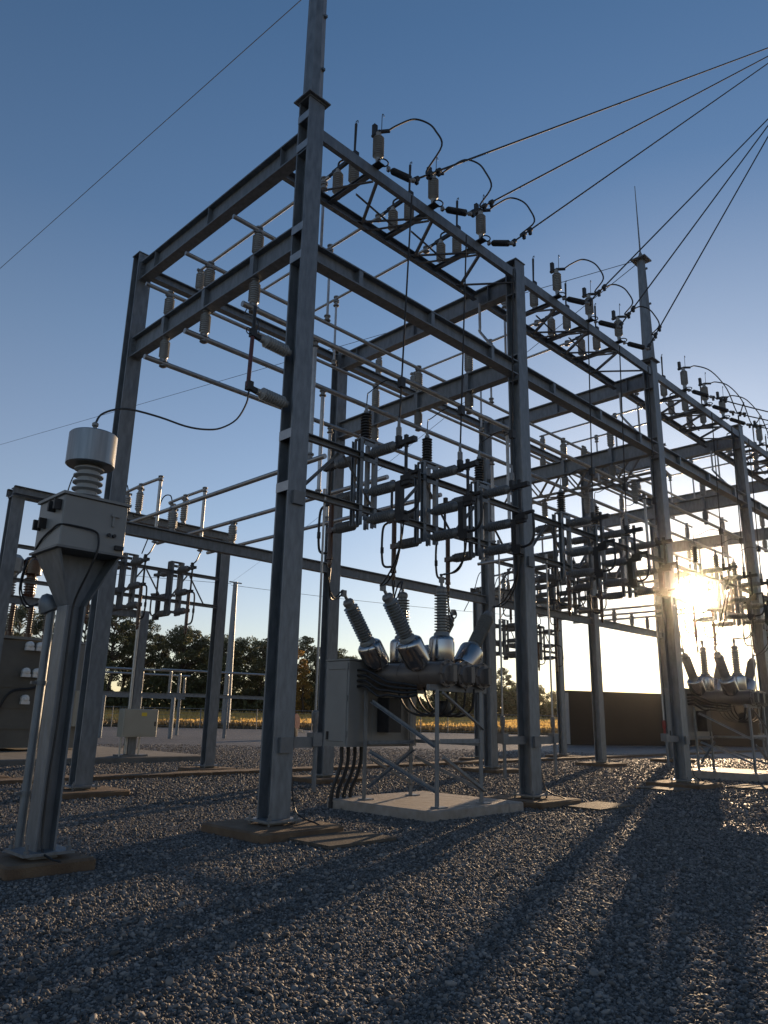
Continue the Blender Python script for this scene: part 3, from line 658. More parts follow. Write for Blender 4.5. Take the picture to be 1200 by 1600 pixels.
m = MB(); m.cbox(-4.04, -3.1, -.99, -.12, G-.06, -.045, .025); tag(m.build('concrete_footing', M['footing']), 'brown concrete footing under the box transformer pedestal', 'footing', 'column footings')
cd = empty('conduit_riser', (-3.66, -.25, 0), 'grey conduit pipe with domed weatherhead rising behind the box transformer pedestal', 'conduit')
m = MB(); m.tube([(0, 0, G), (0, 0, 2.62)], .05, 14); m.build('pipe', M['galv'], cd)
m = MB(); m.lathe((.02, .03, 2.60), (-.10, .05, 2.83), [(0, .07), (.03, .12), (.10, .12), (.18, .09), (.23, .03)], 14); m.build('weatherhead', M['galv'], cd)
for z in (.55, 1.75):
    m = MB(); m.lathe((0, 0, z), (0, 0, z+.05), [(0, .068), (.05, .068)], 12); m.bbox(-.12, .1, -.03, .02, z+.01, z+.04); m.build('strap', M['galv_old'], cd)
for k in range(2):
    m = MB(); m.tube(smooth([(-.08, .07, 2.72), (-.22-.03*k, .12, 2.66-.02*k), (-.32-.02*k, .16, 2.85), (-.28, .2, 3.15+.05*k), (-.2+.06*k, .25, 3.28), (-.1+.05*k, .1, 3.3)], 5), .011, 6); m.build('lead', M['cable'], cd)
# fused cutout on the nearest column
cu = empty('fuse_cutout', (0, 0, 0), 'dark red tube fuse between two grey insulators on the nearest front column', 'fuse')
for z in (7.40, 6.46):
    m = MB(); m.lathe((-.19, 0, z), (-.80, 0, z+.03), [(0, .06), (.05, .06), (.07, .09)]+sheds(.07, .52, .09, .108, .05)+[(.55, .06), (.62, .055)], 14); m.build('insulator', M['porc'], cu)
    m = MB(); m.bar((-.78, 0, z+.03), (-.98, 0, z+.05), .07, .08); m.bbox(-1.0, -.9, -.05, .05, z, z+.15); m.build('terminal', M['black'], cu)
m = MB(); m.tube([(-.955, 0, 7.5), (-.975, 0, 6.5)], .035, 10); m.build('fuse_tube', M['fuse'], cu)
m = MB(); m.tube([(-.95, 0, 7.45), (-.93, .02, 7.98)], .03, 8); m.build('blade', M['black'], cu)
m = MB(); m.tube([(-1.04+.045*math.cos(R(a)), 0, 7.48+.055*math.sin(R(a))) for a in range(0, 361, 30)], .009, 6); m.build('pull_ring', M['black'], cu)
m = MB(); m.tube(bez((-.84, 0, 7.5), (-.75, .1, 8.1), (-.5, 1.2, 8.3), (-.14, 1.46, 8.88), 14), .011, 6); m.build('lead', M['cable'], cu)
m = MB(); m.tube(smooth([(-3.565, -.59, 4.94), (-3.5, -.567, 5.081), (-3.309, -.524, 5.224), (-3.071, -.471, 5.315), (-2.602, -.367, 5.381), (-2.147, -.266, 5.413), (-1.788, -.186, 5.492), (-1.479, -.118, 5.623), (-1.166, -.048, 5.884), (-.986, -.008, 6.222), (-.95, 0, 6.46)], 4), .014, 6)
tag(m.build('hanging_cable', M['cable']), 'slack black cable from the stainless drum to the dark red fuse', 'cable')

# ------------------------------------------------------------------ transformer side gantries (left rear and right rear)
def side_gantry(ox, label, w, k4):
    g = empty('steel_gantry', (ox, 0, 0), label, 'gantry')
    y = 10.95
    for x in (-.6, 5.86):
        column(g, x, y, 6.86 if x < 0 else 6.86, cap=.05, w=.32, d=.28)
    m = MB(); m.ibeam((-.75, y-.04, 7.01), (6.05, y-.04, 7.01), .24, .22, .025, .016); m.build('top_beam', M['galv'], g)
    for yy in (-.25, .25):
        m = MB(); m.channel((-.8, y+yy-.0, 7.02), (1.2, y+yy, 7.02), .2, .1, .015, side=1); m.build('top_channel', M['galv'], g)
    for z in (5.6, 4.72):
        m = MB(); m.channel((-.42, y-.05, z), (5.68, y-.05, z), .1, .08, .014, side=1); m.build('switch_rail', M['galv_old'], g)
    for x in (.2, 1.75, 3.2, 4.65):
        m = MB(); m.angle((x, y+.02, 5.55), (x-.55, y+.02, 4.76), .045); m.build('switch_brace', M['galv_old'], g)
        m = MB(); m.angle((x+.05, y+.02, 5.55), (x+.6, y+.02, 4.76), .045); m.build('switch_brace', M['galv_old'], g)
    for j, x in enumerate((1.25, 2.7, 4.2)):
        place(DS, (ox+x, y, -.42), f'{NTH[j]} disconnect switch hung between the columns of {w}', 'switch', 'disconnect switches on the side gantries', rz=math.pi)
        for yy in (-.02, .75):
            if yy > 0:
                m = MB(); m.channel((x-.05, y-.1, 7.08), (x-.05, y+1.0, 7.08), .1, .12, .012); m.build('post_arm', M['galv_old'], g)
            place(POST, (ox+x+.1, y+yy, 7.135), f'{"front" if yy < 0 else "rear"} grey post above the {NTH[j]} switch of {w}', 'insulator', 'post insulators on the side gantries').scale = (1, 1, 1.25)
        xx = x+.33
        tube_thing([(ox+xx, 10.2, 8.16), (ox+xx, 10.2, 6.2)], .05, f'upright tube dropping before the {NTH[j]} switch of {w}', 'upright drop tubes', knobs=[(ox+xx, 10.2, 8.16), (ox+xx, 10.2, 6.3)])
        tube_thing([(ox+xx, 10.15, 8.16), (ox+x+.12, 11.05, 8.04), (ox+x+.1, 11.9, 8.0)], .045, f'short level tube on posts above the {NTH[j]} switch of {w}', 'front to back bus tubes', knobs=[(ox+x+.12, 10.95, 8.02)])
        c = MB(); c.tube(smooth([(ox+x+.1, 11.7, 7.95), (ox+x+.1, 11.9, 8.25), (ox+x+.05, 12.3, 8.2), (ox+x, 12.6, 7.4), (ox+x, 13.2, 6.5)], 5), .02, 6)
        tag(c.build('loop_jumper', M['cable']), f'black looped lead behind the {NTH[j]} post pair of {w}', 'conductor', 'side gantry leads')
        c = MB(); c.tube(smooth([(ox+x, 10.1, 5.7), (ox+x+.1, 9.95, 5.85), (ox+xx, 10.15, 6.18)], 4), .02, 6)
        tag(c.build('loop_jumper', M['cable']), f'short black lead joining the drop tube to the {NTH[j]} switch of {w}', 'conductor', 'side gantry leads')
    return g
side_gantry(0, 'lower steel gantry with pipe rails beside the transformer, left of the tall gantry', 'the left rear gantry', 0)
side_gantry(19.65, 'lower steel gantry seen through the rear columns far to the right', 'the right rear gantry', 3)
for x, lab in ((-.6, 'left rear gantry, outer column'), (5.86, 'left rear gantry, inner column'), (19.05, 'right rear gantry, near column'), (25.51, 'right rear gantry, far column')):
    m = MB(); m.cbox(x-.62, x+.62, 10.33, 11.57, G-.06, -.045, .025); tag(m.build('concrete_footing', M['footing']), 'concrete footing under the '+lab, 'footing', 'column footings')

# ------------------------------------------------------------------ power transformer, slab, control box
m = MB(); m.cbox(-9, 9.0, 15.9, 27, G-.05, .02, .03); tag(m.build('concrete_slab', M['slab']), 'wide low concrete slab under the power transformer', 'slab')
pt = empty('power_transformer', (0, 0, .02), 'large beige power transformer with tall bushings standing on the wide slab', 'transformer')
M['tank_dk'] = mat('dull_dark_tank_paint', (.11, .105, .09), .55, 0, var=.15, scale=1.5)
m = MB(); m.cbox(-4, 5.2, 21, 24, .12, 4.1, .04)
for z in (.8, 1.55, 2.3): m.bbox(-4.03, 5.23, 20.96, 24.04, z, z+.07)
m.build('tank', M['tank_dk'], pt)
m = MB(); m.bbox(-4.1, 5.3, 20.9, 24.1, 4.1, 4.2); m.build('lid', M['paint_b'], pt)
for x in (-2.5, -1.0, .5): 
    for k in range(7):
        m = MB(); m.bbox(x+k*.16, x+k*.16+.05, 20.0, 20.9, 1.0, 3.9); m.build('radiator_fin', M['tank_dk'], pt)
m = MB(); m.lathe((-1.5, 22, 5.4), (3.2, 22, 5.4), [(0, .1), (.02, .5), (4.6, .5), (4.7, .1)], 20); m.build('oil_conservator', M['paint_b'], pt)
for j, x in enumerate((2.6, 3.3, 4.0, 4.7)):
    m = MB(); m.lathe((x, 21.5, 4.2), (x, 21.5, 6.4), [(0, .16), (.2, .16)]+sheds(.2, 1.25, .09, .17, .09)+[(1.3, .06), (1.55, .04)], 14); m.build('bushing', M['brown'], pt)
for j, (x, z) in enumerate(((3.9, 3.9), (4.3, 3.9), (3.9, 2.9), (4.3, 2.9), (4.0, 1.9))):
    m = MB(); m.lathe((x, 20.99, z), (x, 20.7, z), [(0, .13), (.05, .15), (.2, .15), (.28, .05)], 12); m.bbox(x-.16, x+.16, 20.75, 20.9, z-.2, z-.08); m.build('valve_fitting', M['white'], pt)
m = MB(); m.tube(smooth([(4.6, 20.95, 3.5), (4.7, 20.8, 2.6), (4.2, 20.75, 2.3), (3.4, 20.8, 2.1), (3.0, 20.9, 1.2)], 5), .05, 8); m.build('conduit', M['cable'], pt)
kb = empty('relay_kiosk', (6.5, 22, .02), 'tall plain grey kiosk standing right of the power transformer', 'cabinet')
m = MB(); m.cbox(-.4, .45, 0, .9, .05, 4.2, .02); m.build('body', M['paint_b'], kb)
m = MB(); m.bbox(-.45, .5, -.05, .95, 4.201, 4.28); m.build('roof', M['paint'], kb)
m = MB(); m.cbox(-.3, .7, -.5, -.01, .9, 2.3, .02); m.build('meter_box', M['paint_l'], kb)
sp = empty('service_column', (6.15, 16.4, 0), 'short steel column with elbowed beam rising from a beige control box', 'column')
m = MB(); m.ibeam((0, 0, 0), (0, 0, 5.1), .3, .3, .03, .02, (0, 1, 0)); m.build('column', M['galv'], sp)
m = MB(); m.ibeam((-.14, 0, 4.97), (-7, 0, 4.97), .26, .2, .025, .016); m.build('top_beam', M['galv'], sp)
m = MB(); m.tube(smooth([(-.25, -.16, .1), (-.25, -.16, 4.5), (-.25, -.2, 4.9), (-.35, -.22, 5.14), (-.6, -.22, 5.2)], 5), .06, 10); m.build('conduit', M['alu'], sp)
m = MB(); m.tube([(-.45, -.16, .0), (-.45, -.16, .7)], .035, 8); m.tube([(.25, -.16, .0), (.25, -.16, .7)], .035, 8); m.build('conduit', M['alu'], sp)
m = MB(); m.bbox(-.45, .55, -.3, .3, -.02, .08); m.build('base_plate', M['galv_old'], sp)
for bx_, mt_, lab in ((1.35, 'porc', 'rounded grey voltage transformer on the beam at the far left'), (2.0, 'brown', 'dark brown voltage transformer beside the rounded grey one')):
    b_ = empty('voltage_transformer', (bx_, 16.4, 5.1), lab, 'transformer')
    m = MB(); m.lathe((0, 0, 0), (0, 0, 2), [(0, .16), (.1, .2)]+sheds(.1, .7, .15, .2, .09)+[(.72, .16), (.76, .3), (1.2, .32), (1.32, .22), (1.36, .05)], 16); m.build('body', M[mt_], b_)
    m = MB(); m.lathe((0, 0, 1.36), (0, 0, 1.6), [(0, .04), (.12, .04), (.14, .02)], 8); m.build('terminal', M['clamp'], b_)
cb = empty('control_box', (6.15, 16.0, 0), 'beige control box with yellow warning sticker on the short steel column', 'control box')
m = MB(); m.cbox(-.65, .65, -.2, .2, .68, 1.62, .02); m.build('case', M['paint_l'], cb)
m = MB(); m.bbox(-.6, .6, -.212, -.202, .73, 1.57); d = m.build('door', M['paint_l'], cb)
m = MB(); m.bbox(.0, .2, -.219, -.213, 1.38, 1.5); m.build('sticker', M['yellow'], d)
m = MB(); m.bbox(.52, .56, -.24, -.213, 1.05, 1.2); m.build('handle', M['black'], d)

# ------------------------------------------------------------------ low bus stand, far pole, dark building, small trailer
def stand(x0, x1, y0, y1, lab):
    root = empty('low_bus_stand', (0, 0, 0), lab, 'bus stand', 'low bus stands')
    for x in np.linspace(x0+.5, x1-.5, 3):
        m = MB(); m.tube([(x, (y0+y1)/2, G), (x, (y0+y1)/2, 2.7)], .13, 10); m.build('leg', M['galv'], root)
    m = MB(); m.ibeam((x0, (y0+y1)/2, 2.82), (x1, (y0+y1)/2, 2.82), .24, .2); m.build('beam', M['galv'], root)
    for j, x in enumerate((x0+.15, (x0+x1)/2, x1-.15)):
        m = MB(); m.lathe((x, (y0+y1)/2, 2.94), (x, (y0+y1)/2, 4.5), [(0, .1)]+sheds(.05, 1.4, .09, .13, .08)+[(1.5, .07)], 10); m.build('post', M['porc'], root)
    m = MB(); m.tube([(x0-.6, (y0+y1)/2, 4.5), (x1+.3, (y0+y1)/2, 4.62)], .07, 8); m.build('rail', M['alu'], root)
stand(16.6, 23, 41.5, 42.5, 'nearest low bus stand with pipe rail far across the gravel')
stand(20.5, 30.4, 41.0, 38.0, 'longest low bus stand with pipe rail far across the gravel')
stand(17.5, 27, 47, 49, 'hindmost low bus stand half hidden behind the other two')
fp = empty('transmission_pole', (51.7, 78.7, G), 'distant tall tapered round pole standing by the field', 'pole')
m = MB(); m.lathe((0, 0, 0), (0, 0, 20), [(0, .62), (19.7, .30)], 14); m.build('shaft', M['galv'], fp)
m = MB(); m.bbox(-1.0, 1.0, -.1, .1, 19.55, 19.7); m.build('crossarm', M['galv_old'], fp)
cbd = empty('control_building', (44.8, 22.2, G), 'low flat dark brown building standing beyond the gravel on the right', 'building', rz=math.atan2(-.5, 1.))
m = MB(); m.cbox(0, 48, 0, 1.6, 0, 3.93, .02)
m.build('wall', M['dark'], cbd)
m = MB(); m.bbox(-.12, 48.1, -.08, 1.7, 3.931, 4.0); m.build('roof', M['dark'], cbd)
m = MB(); m.bbox(-.05, -.004, .05, 1.5, .05, 3.85); m.build('end_panel', M['grey_panel'], cbd)
trl = empty('reel_trailer', (28.5, 36.0, G), 'small dark reel trailer with a spare wheel far behind the nearest column', 'trailer', rz=.4)
m = MB(); m.bbox(-1.6, 1.6, -.5, .5, .55, .75); m.bar((1.5, 0, .62), (2.8, 0, .5), .12, .1); m.build('frame', M['galv_old'], trl)
for s in (-.75, .75):
    m = MB(); m.lathe((-.3, s-.12, .45), (-.3, s+.12, .45), [(0, .3), (.02, .44), (.22, .44), (.24, .3)], 20); m.build('wheel', M['rubber'], trl)
m = MB(); m.lathe((.4, -.55, 1.25), (.4, .55, 1.25), [(0, .62), (.06, .62), (.07, .35), (1.03, .35), (1.04, .62), (1.1, .62)], 22); m.build('reel', M['red'], trl)

# ------------------------------------------------------------------ setting: gravel, field, trees, fence
def ground(name, x0, x1, y0, y1, z, m_, n=1):
    me = bpy.data.meshes.new(name); me.from_pydata([(x0, y0, z), (x1, y0, z), (x1, y1, z), (x0, y1, z)], [], [(0, 1, 2, 3)]); me.materials.append(m_)
    o = bpy.data.objects.new(name, me); COL.objects.link(o); o['kind'] = 'structure'; return o
ground('ground', -3000, 3000, -3000, 3000, G-.02, M['soil'])
# gravel yard: a sheet bounded by the field
CX, CY = -7.18, -9.33
def fan(name, r0, r1, z0, z1, a0, a1, m_, n=48, k=1):
    vs = []; fs = []
    for j in range(k+1):
        for i in range(n+1):
            a = R(a0+(a1-a0)*i/n); r = r0+(r1-r0)*j/k
            vs.append((CX+r*math.cos(a), CY+r*math.sin(a), z0+(z1-z0)*j/k))
    for j in range(k):
        for i in range(n): fs.append((j*(n+1)+i, (j+1)*(n+1)+i, (j+1)*(n+1)+i+1, j*(n+1)+i+1))
    me = bpy.data.meshes.new(name); me.from_pydata(vs, [], fs); me.materials.append(m_)
    o = bpy.data.objects.new(name, me); COL.objects.link(o); o['kind'] = 'structure'; return o
fan('gravel_yard', .0, 105, G, G, -60, 300, M['gravel'], 120)
M['stubble'] = mat('golden_field', (.72, .44, .13), .95, 0, var=.2, scale=.4)
fan('field', 106, 190, G, 2.4, -20, 110, M['stubble'], 60)
fan('far_field', 190, 700, 2.4, 4.0, -20, 110, M['stubble'], 60)

def blades(name, npts, r0, r1, a0, a1, h0, h1, w, zf, m_, seed, label=None):
    g = np.random.default_rng(seed); n = npts
    r = np.sqrt(g.uniform(r0*r0, r1*r1, n)); a = np.radians(g.uniform(a0, a1, n))
    x = CX+r*np.cos(a); y = CY+r*np.sin(a); z = zf(r)
    h = g.uniform(h0, h1, n); t = g.uniform(0, np.pi, n); ww = g.uniform(.5, 1, n)*w
    lx = g.normal(0, .15, n)*h; ly = g.normal(0, .15, n)*h
    V = np.zeros((n, 4, 3)); dx = np.cos(t)*ww/2; dy = np.sin(t)*ww/2
    for k, (s, top) in enumerate(((-1, 0), (1, 0), (.6, 1), (-.6, 1))):
        V[:, k, 0] = x+s*dx+top*lx; V[:, k, 1] = y+s*dy+top*ly; V[:, k, 2] = z+top*h
    quads(name, V, m_); o = bpy.data.objects[name]; o['kind'] = 'stuff'
    if label: tag(o, label, 'crop')
    return o
def quads(name, V, m_, parent=None):
    n = len(V); me = bpy.data.meshes.new(name); me.vertices.add(4*n); me.vertices.foreach_set("co", V.reshape(-1).astype(np.float32))
    me.loops.add(4*n); me.loops.foreach_set("vertex_index", np.arange(4*n, dtype=np.int32)); me.polygons.add(n)
    me.polygons.foreach_set("loop_start", np.arange(0, 4*n, 4, dtype=np.int32))
    me.update(); me.validate(); me.materials.append(m_)
    o = bpy.data.objects.new(name, me); COL.objects.link(o)
    if parent: o.parent = parent
    return o
blades('crop_field', 30000, 110, 188, 12, 82, .5, .95, .45, lambda r: G+(r-106)/84*2.57-.05, M['crop'], 3, 'ripe golden crop filling the field beyond the fence')
blades('dry_grass', 14000, 104.5, 112, 12, 82, .25, .9, .3, lambda r: G+np.maximum(0, (r-106)/84*2.57)-.03, M['weed'], 4, 'dry brown grass strip along the edge of the field')

# chain link fence along the field
fn = empty('chain_link_fence', (0, 0, 0), 'distant chain link fence with thin posts along the edge of the field', 'fence')
fp_ = [(CX+101*math.cos(R(a)), CY+101*math.sin(a*math.pi/180)) for a in np.arange(28, 76, 2.0)]
for (x, y) in fp_:
    m = MB(); m.tube([(x, y, G), (x, y, 2.35)], .06, 6); m.build('fence_post', M['fence'], fn)
m = MB()
for z in (.1, .55, 1.0, 1.45, 1.9, 2.25):
    m.tube([(x, y, z) for x, y in fp_], .018 if z < 2.2 else .035, 5)
m.build('fence_wire', M['fence'], fn)

# crushed stone
def stones(name, n, seed):
    g = np.random.default_rng(seed)
    t = (1+5**.5)/2
    iv = np.array([(-1, t, 0), (1, t, 0), (-1, -t, 0), (1, -t, 0), (0, -1, t), (0, 1, t), (0, -1, -t), (0, 1, -t), (t, 0, -1), (t, 0, 1), (-t, 0, -1), (-t, 0, 1)])/math.sqrt(1+t*t)
    fi = np.array([(0, 11, 5), (0, 5, 1), (0, 1, 7), (0, 7, 10), (0, 10, 11), (1, 5, 9), (5, 11, 4), (11, 10, 2), (10, 7, 6), (7, 1, 8), (3, 9, 4), (3, 4, 2), (3, 2, 6), (3, 6, 8), (3, 8, 9), (4, 9, 5), (2, 4, 11), (6, 2, 10), (8, 6, 7), (9, 8, 1)])
    # spread over the wedge the yard shows in front: density falls with distance
    r = 3.6+(17.5-3.6)*g.beta(1.0, 1.35, n); a = np.radians(g.uniform(45-36, 45+36, n))
    x = CX+r*np.cos(a); y = CY+r*np.sin(a)
    keep = np.ones(n, bool)
    def cut(x0, x1, y0, y1):
        keep[(x > x0) & (x < x1) & (y > y0) & (y < y1)] = False
    for (fx, fy, _) in FOOT: cut(fx-.76, fx+.76, fy-.76, fy+.76)
    cut(2.7, 5.44, -.64, 1.97); cut(-4.06, -3.08, -1.08, -.1); cut(-.33, .9, -1.62, -.78); cut(6.5, 7.85, -1.6, -.78)
    x, y, r = x[keep], y[keep], r[keep]; n = len(x)
    s = g.lognormal(math.log(.0088), .46, n)*(1+.02*(r-4)); s = np.clip(s, .005, .036)
    V = iv[None]*g.uniform(.72, 1.2, (n, 12, 1))
    V = V*np.stack([g.uniform(.8, 1.45, n), g.uniform(.7, 1.1, n), g.uniform(.4, .75, n)], 1)[:, None, :]
    q = g.normal(size=(n, 4)); q[:, 1:3] *= .3; q /= np.linalg.norm(q, axis=1)[:, None]
    w, a1, b1, c1 = q.T
    Rm = np.stack([np.stack([1-2*(b1*b1+c1*c1), 2*(a1*b1-c1*w), 2*(a1*c1+b1*w)], 1), np.stack([2*(a1*b1+c1*w), 1-2*(a1*a1+c1*c1), 2*(b1*c1-a1*w)], 1), np.stack([2*(a1*c1-b1*w), 2*(b1*c1+a1*w), 1-2*(a1*a1+b1*b1)], 1)], 1)
    V = np.einsum('nij,nkj->nki', Rm, V)*s[:, None, None]
    V[:, :, 0] += x[:, None]; V[:, :, 1] += y[:, None]; V[:, :, 2] += (G+s*g.uniform(-.15, .5, n))[:, None]
    F = (fi[None]+12*np.arange(n)[:, None, None]).reshape(-1)
    me = bpy.data.meshes.new(name); me.vertices.add(12*n); me.vertices.foreach_set("co", V.reshape(-1).astype(np.float32))
    me.loops.add(60*n); me.loops.foreach_set("vertex_index", F.astype(np.int32)); me.polygons.add(20*n)
    me.polygons.foreach_set("loop_start", np.arange(0, 60*n, 3, dtype=np.int32)); me.update(); me.materials.append(M['stone'])
    o = bpy.data.objects.new(name, me); COL.objects.link(o); o['kind'] = 'stuff'
    return tag(o, 'loose crushed grey stone covering the yard', 'gravel')
stones('gravel', 330000, 11)
def far_stones(n, seed):
    g = np.random.default_rng(seed)
    r = 15.5+(46-15.5)*g.beta(1.0, 1.5, n); a = np.radians(g.uniform(45-34, 45+34, n)); x = CX+r*np.cos(a); y = CY+r*np.sin(a)
    keep = np.ones(n, bool)
    def cut(x0, x1, y0, y1): keep[(x > x0) & (x < x1) & (y > y0) & (y < y1)] = False
    for (fx, fy, _) in FOOT: cut(fx-.76, fx+.76, fy-.76, fy+.76)
    cut(2.7, 5.44, -.64, 1.97); cut(17.65, 20.4, -.64, 1.97); cut(-14, 50, 9.53, 10.27); cut(-9.1, 9.1, 15.8, 27.2); cut(6.5, 7.85, -1.6, -.78); cut(14.5, 15.9, -1.75, -.85)
    x, y, r = x[keep], y[keep], r[keep]; n = len(x); s = np.clip(g.lognormal(math.log(.022), .3, n), .012, .045)
    ov = np.array([(1, 0, 0), (-1, 0, 0), (0, 1, 0), (0, -1, 0), (0, 0, 1), (0, 0, -1)], float)
    fi = np.array([(0, 2, 4), (2, 1, 4), (1, 3, 4), (3, 0, 4), (2, 0, 5), (1, 2, 5), (3, 1, 5), (0, 3, 5)])
    V = ov[None]*g.uniform(.7, 1.35, (n, 6, 1))*np.array([1, 1, .7])+g.normal(0, .18, (n, 6, 3)); t = g.uniform(0, 6.28, n)
    c, sn = np.cos(t)[:, None], np.sin(t)[:, None]
    V = np.stack([V[:, :, 0]*c-V[:, :, 1]*sn, V[:, :, 0]*sn+V[:, :, 1]*c, V[:, :, 2]], 2)*s[:, None, None]
    V[:, :, 0] += x[:, None]; V[:, :, 1] += y[:, None]; V[:, :, 2] += (G+s*g.uniform(0, .6, n))[:, None]
    F = (fi[None]+6*np.arange(n)[:, None, None]).reshape(-1)
    me = bpy.data.meshes.new('gravel'); me.vertices.add(6*n); me.vertices.foreach_set("co", V.reshape(-1).astype(np.float32))
    me.loops.add(24*n); me.loops.foreach_set("vertex_index", F.astype(np.int32)); me.polygons.add(8*n)
    me.polygons.foreach_set("loop_start", np.arange(0, 24*n, 3, dtype=np.int32)); me.update(); me.materials.append(M['stone'])
    o = bpy.data.objects.new('gravel', me); COL.objects.link(o); o['kind'] = 'stuff'
    tag(o, 'distant loose grey stone spread between the rear columns', 'gravel')
far_stones(170000, 12)

# trees
def tree_proto(name, h, w, trunk, leaf, seed, nb, nl, size, pine=False):
    g = np.random.default_rng(seed); root = empty(name)
    m = MB(); pts = [Vector((0, 0, -.5))]
    for k in range(1, 6): pts.append(Vector((g.normal(0, .25), g.normal(0, .25), h*.85*k/5)))
    m.tube(pts, [h*.022*(1-.16*k) for k in range(6)], 7)
    cl = []
    for k in range(nb):
        z = h*(trunk+(1-trunk)*(k+.5)/nb*.97); f = (z/h-trunk)/(1-trunk)
        rr = w*(math.sin(math.pi*min(1, f*.82+.16))**.7)*g.uniform(.35, 1.05); a = g.uniform(0, 6.28)
        c = Vector((rr*math.cos(a), rr*math.sin(a), z+g.normal(0, .4))); cl.append((c, g.uniform(.55, 1.15)*w*.36))
        b = Vector((0, 0, max(1, c.z-rr*.6))); m.tube([b, b.lerp(c, .6)+Vector((0, 0, .2)), c], [h*.008, h*.005, .03], 5)
    m.build('trunk', M['bark'], root)
    P = []
    for c, r in cl:
        k = int(nl/nb*g.uniform(.6, 1.4)); d = g.normal(size=(k, 3)); d /= np.linalg.norm(d, axis=1)[:, None]
        P.append(np.array(c)+d*(r*g.uniform(.25, 1.0, (k, 1))**.6)*np.array([1, 1, .68]))
    P = np.concatenate(P); n = len(P)
    a = g.normal(size=(n, 3)); a /= np.linalg.norm(a, axis=1)[:, None]; b = np.cross(a, g.normal(size=(n, 3))); b /= np.linalg.norm(b, axis=1)[:, None]
    s = g.uniform(.5, 1.2, (n, 1))*size
    V = np.stack([P-a*s, P-b*s*.7, P+a*s, P+b*s*.7], 1)
    quads('crown', V, leaf, root)
    return root
TP = [tree_proto('pine_tree', 21, 4.2, .42, M['leaf_dk'], 1, 36, 8500, .22, True), tree_proto('pine_tree', 20, 3.8, .36, M['leaf_dk'], 2, 38, 9000, .22, True),
      tree_proto('broadleaf_tree', 18, 6.0, .14, M['leaf'], 3, 60, 13000, .27), tree_proto('broadleaf_tree', 17, 5.2, .10, M['leaf'], 4, 54, 12000, .27),
      tree_proto('golden_tree', 14, 3.2, .1, M['leaf_gold'], 5, 26, 3400, .28)]
used_t = set()
def tree(k, az_px, dist, h, label, group='trees beyond the field'):
    # az_px: picture column of the trunk foot in the 1200 px wide photograph, turned into a bearing
    a = yaw-math.atan2((az_px-600)/1170.15, math.cos(pitch)+math.sin(pitch)*.27)
    base = (21, 20, 18, 17, 14)[k]; p = TP[k]; o = p if k not in used_t else copy_tree(p); used_t.add(k)
    o.location = (CX+dist*math.cos(a), CY+dist*math.sin(a), 2.0); s = h/base; o.scale = (s, s, s); o.rotation_euler = (0, 0, az_px*.37)
    return tag(o, label, 'tree', group)
SP = [(0, 20, 176, 21, 'tall pine farthest to the left behind the transformer'), (1, 60, 172, 20, 'tall pine behind the power transformer bushings'), (0, 125, 170, 20.5, 'tall loose pine left of the rear gantry leg'),
      (0, 172, 168, 21.5, 'tallest pine with sky showing through, left of the short steel column'), (1, 192, 178, 19.5, 'pine crowding the right side of the tallest pine'), (0, 222, 172, 19.5, 'pine just right of the short steel column'), (1, 246, 180, 17, 'lower thin pine at the gap right of the short column'),
      (3, 150, 184, 12, 'low leafy tree under the tall pines'), (3, 215, 184, 11, 'low leafy tree filling the gap under the pines'),
      (2, 285, 172, 18.2, 'broad dark tree left of the inner gantry column'), (2, 318, 178, 16.8, 'broad dark tree behind the inner gantry column'), (3, 345, 170, 15.8, 'round leafy tree behind the distant round pole'), (2, 385, 176, 16.6, 'broad tree right of the distant round pole'), (3, 412, 172, 15.5, 'round tree just left of the nearest column'),
      (1, 482, 176, 17.4, 'dark pine right of the golden tree'), (4, 466, 166, 14.5, 'golden autumn tree right of the nearest column'), (4, 478, 164, 9.5, 'small golden tree under the taller golden one'), (0, 500, 180, 15.5, 'thin pine with bright gaps beside the second rear column'), (3, 530, 172, 13.8, 'round tree above the breaker cabinet'), (2, 556, 178, 13.2, 'broad tree behind the breaker cabinet'),
      (3, 600, 176, 9.0, 'low tree behind the breaker tanks'), (2, 640, 180, 8.5, 'low broad tree beneath the breaker tanks'), (3, 685, 176, 7.5, 'low tree beyond the breaker legs'), (2, 725, 180, 8.0, 'low broad tree right of the breaker legs'), (3, 762, 178, 8.2, 'round tree left of the second front column'), (0, 795, 176, 11.2, 'tallest tree between the second front and rear columns'), (2, 815, 184, 8.0, 'low tree close behind the second front column'), (3, 848, 180, 7.2, 'small round tree right of the second front column'), (3, 872, 190, 6.4, 'smallest tree beside the end of the dark building')]
for t in SP: tree(*t)

g_ = np.random.default_rng(21); nU = 42000
r_ = g_.uniform(166, 186, nU); a_ = np.radians(g_.uniform(31.5, 80, nU)); hm = 4.2+1.6*np.sin(a_*31)+1.2*np.sin(a_*83+1)+.9*np.sin(a_*190)
P_ = np.stack([CX+r_*np.cos(a_), CY+r_*np.sin(a_), 1.7+np.maximum(.8, hm+1.4)*g_.uniform(0, 1, nU)**.8], 1)
A_ = g_.normal(size=(nU, 3)); A_ /= np.linalg.norm(A_, axis=1)[:, None]; B_ = np.cross(A_, g_.normal(size=(nU, 3))); B_ /= np.linalg.norm(B_, axis=1)[:, None]
S_ = g_.uniform(.25, .6, (nU, 1))
o = quads('undergrowth', np.stack([P_-A_*S_, P_-B_*S_*.7, P_+A_*S_, P_+B_*S_*.7], 1), M['leaf']); o['kind'] = 'stuff'
tag(o, 'dark brush and saplings under the tree line behind the field', 'undergrowth')

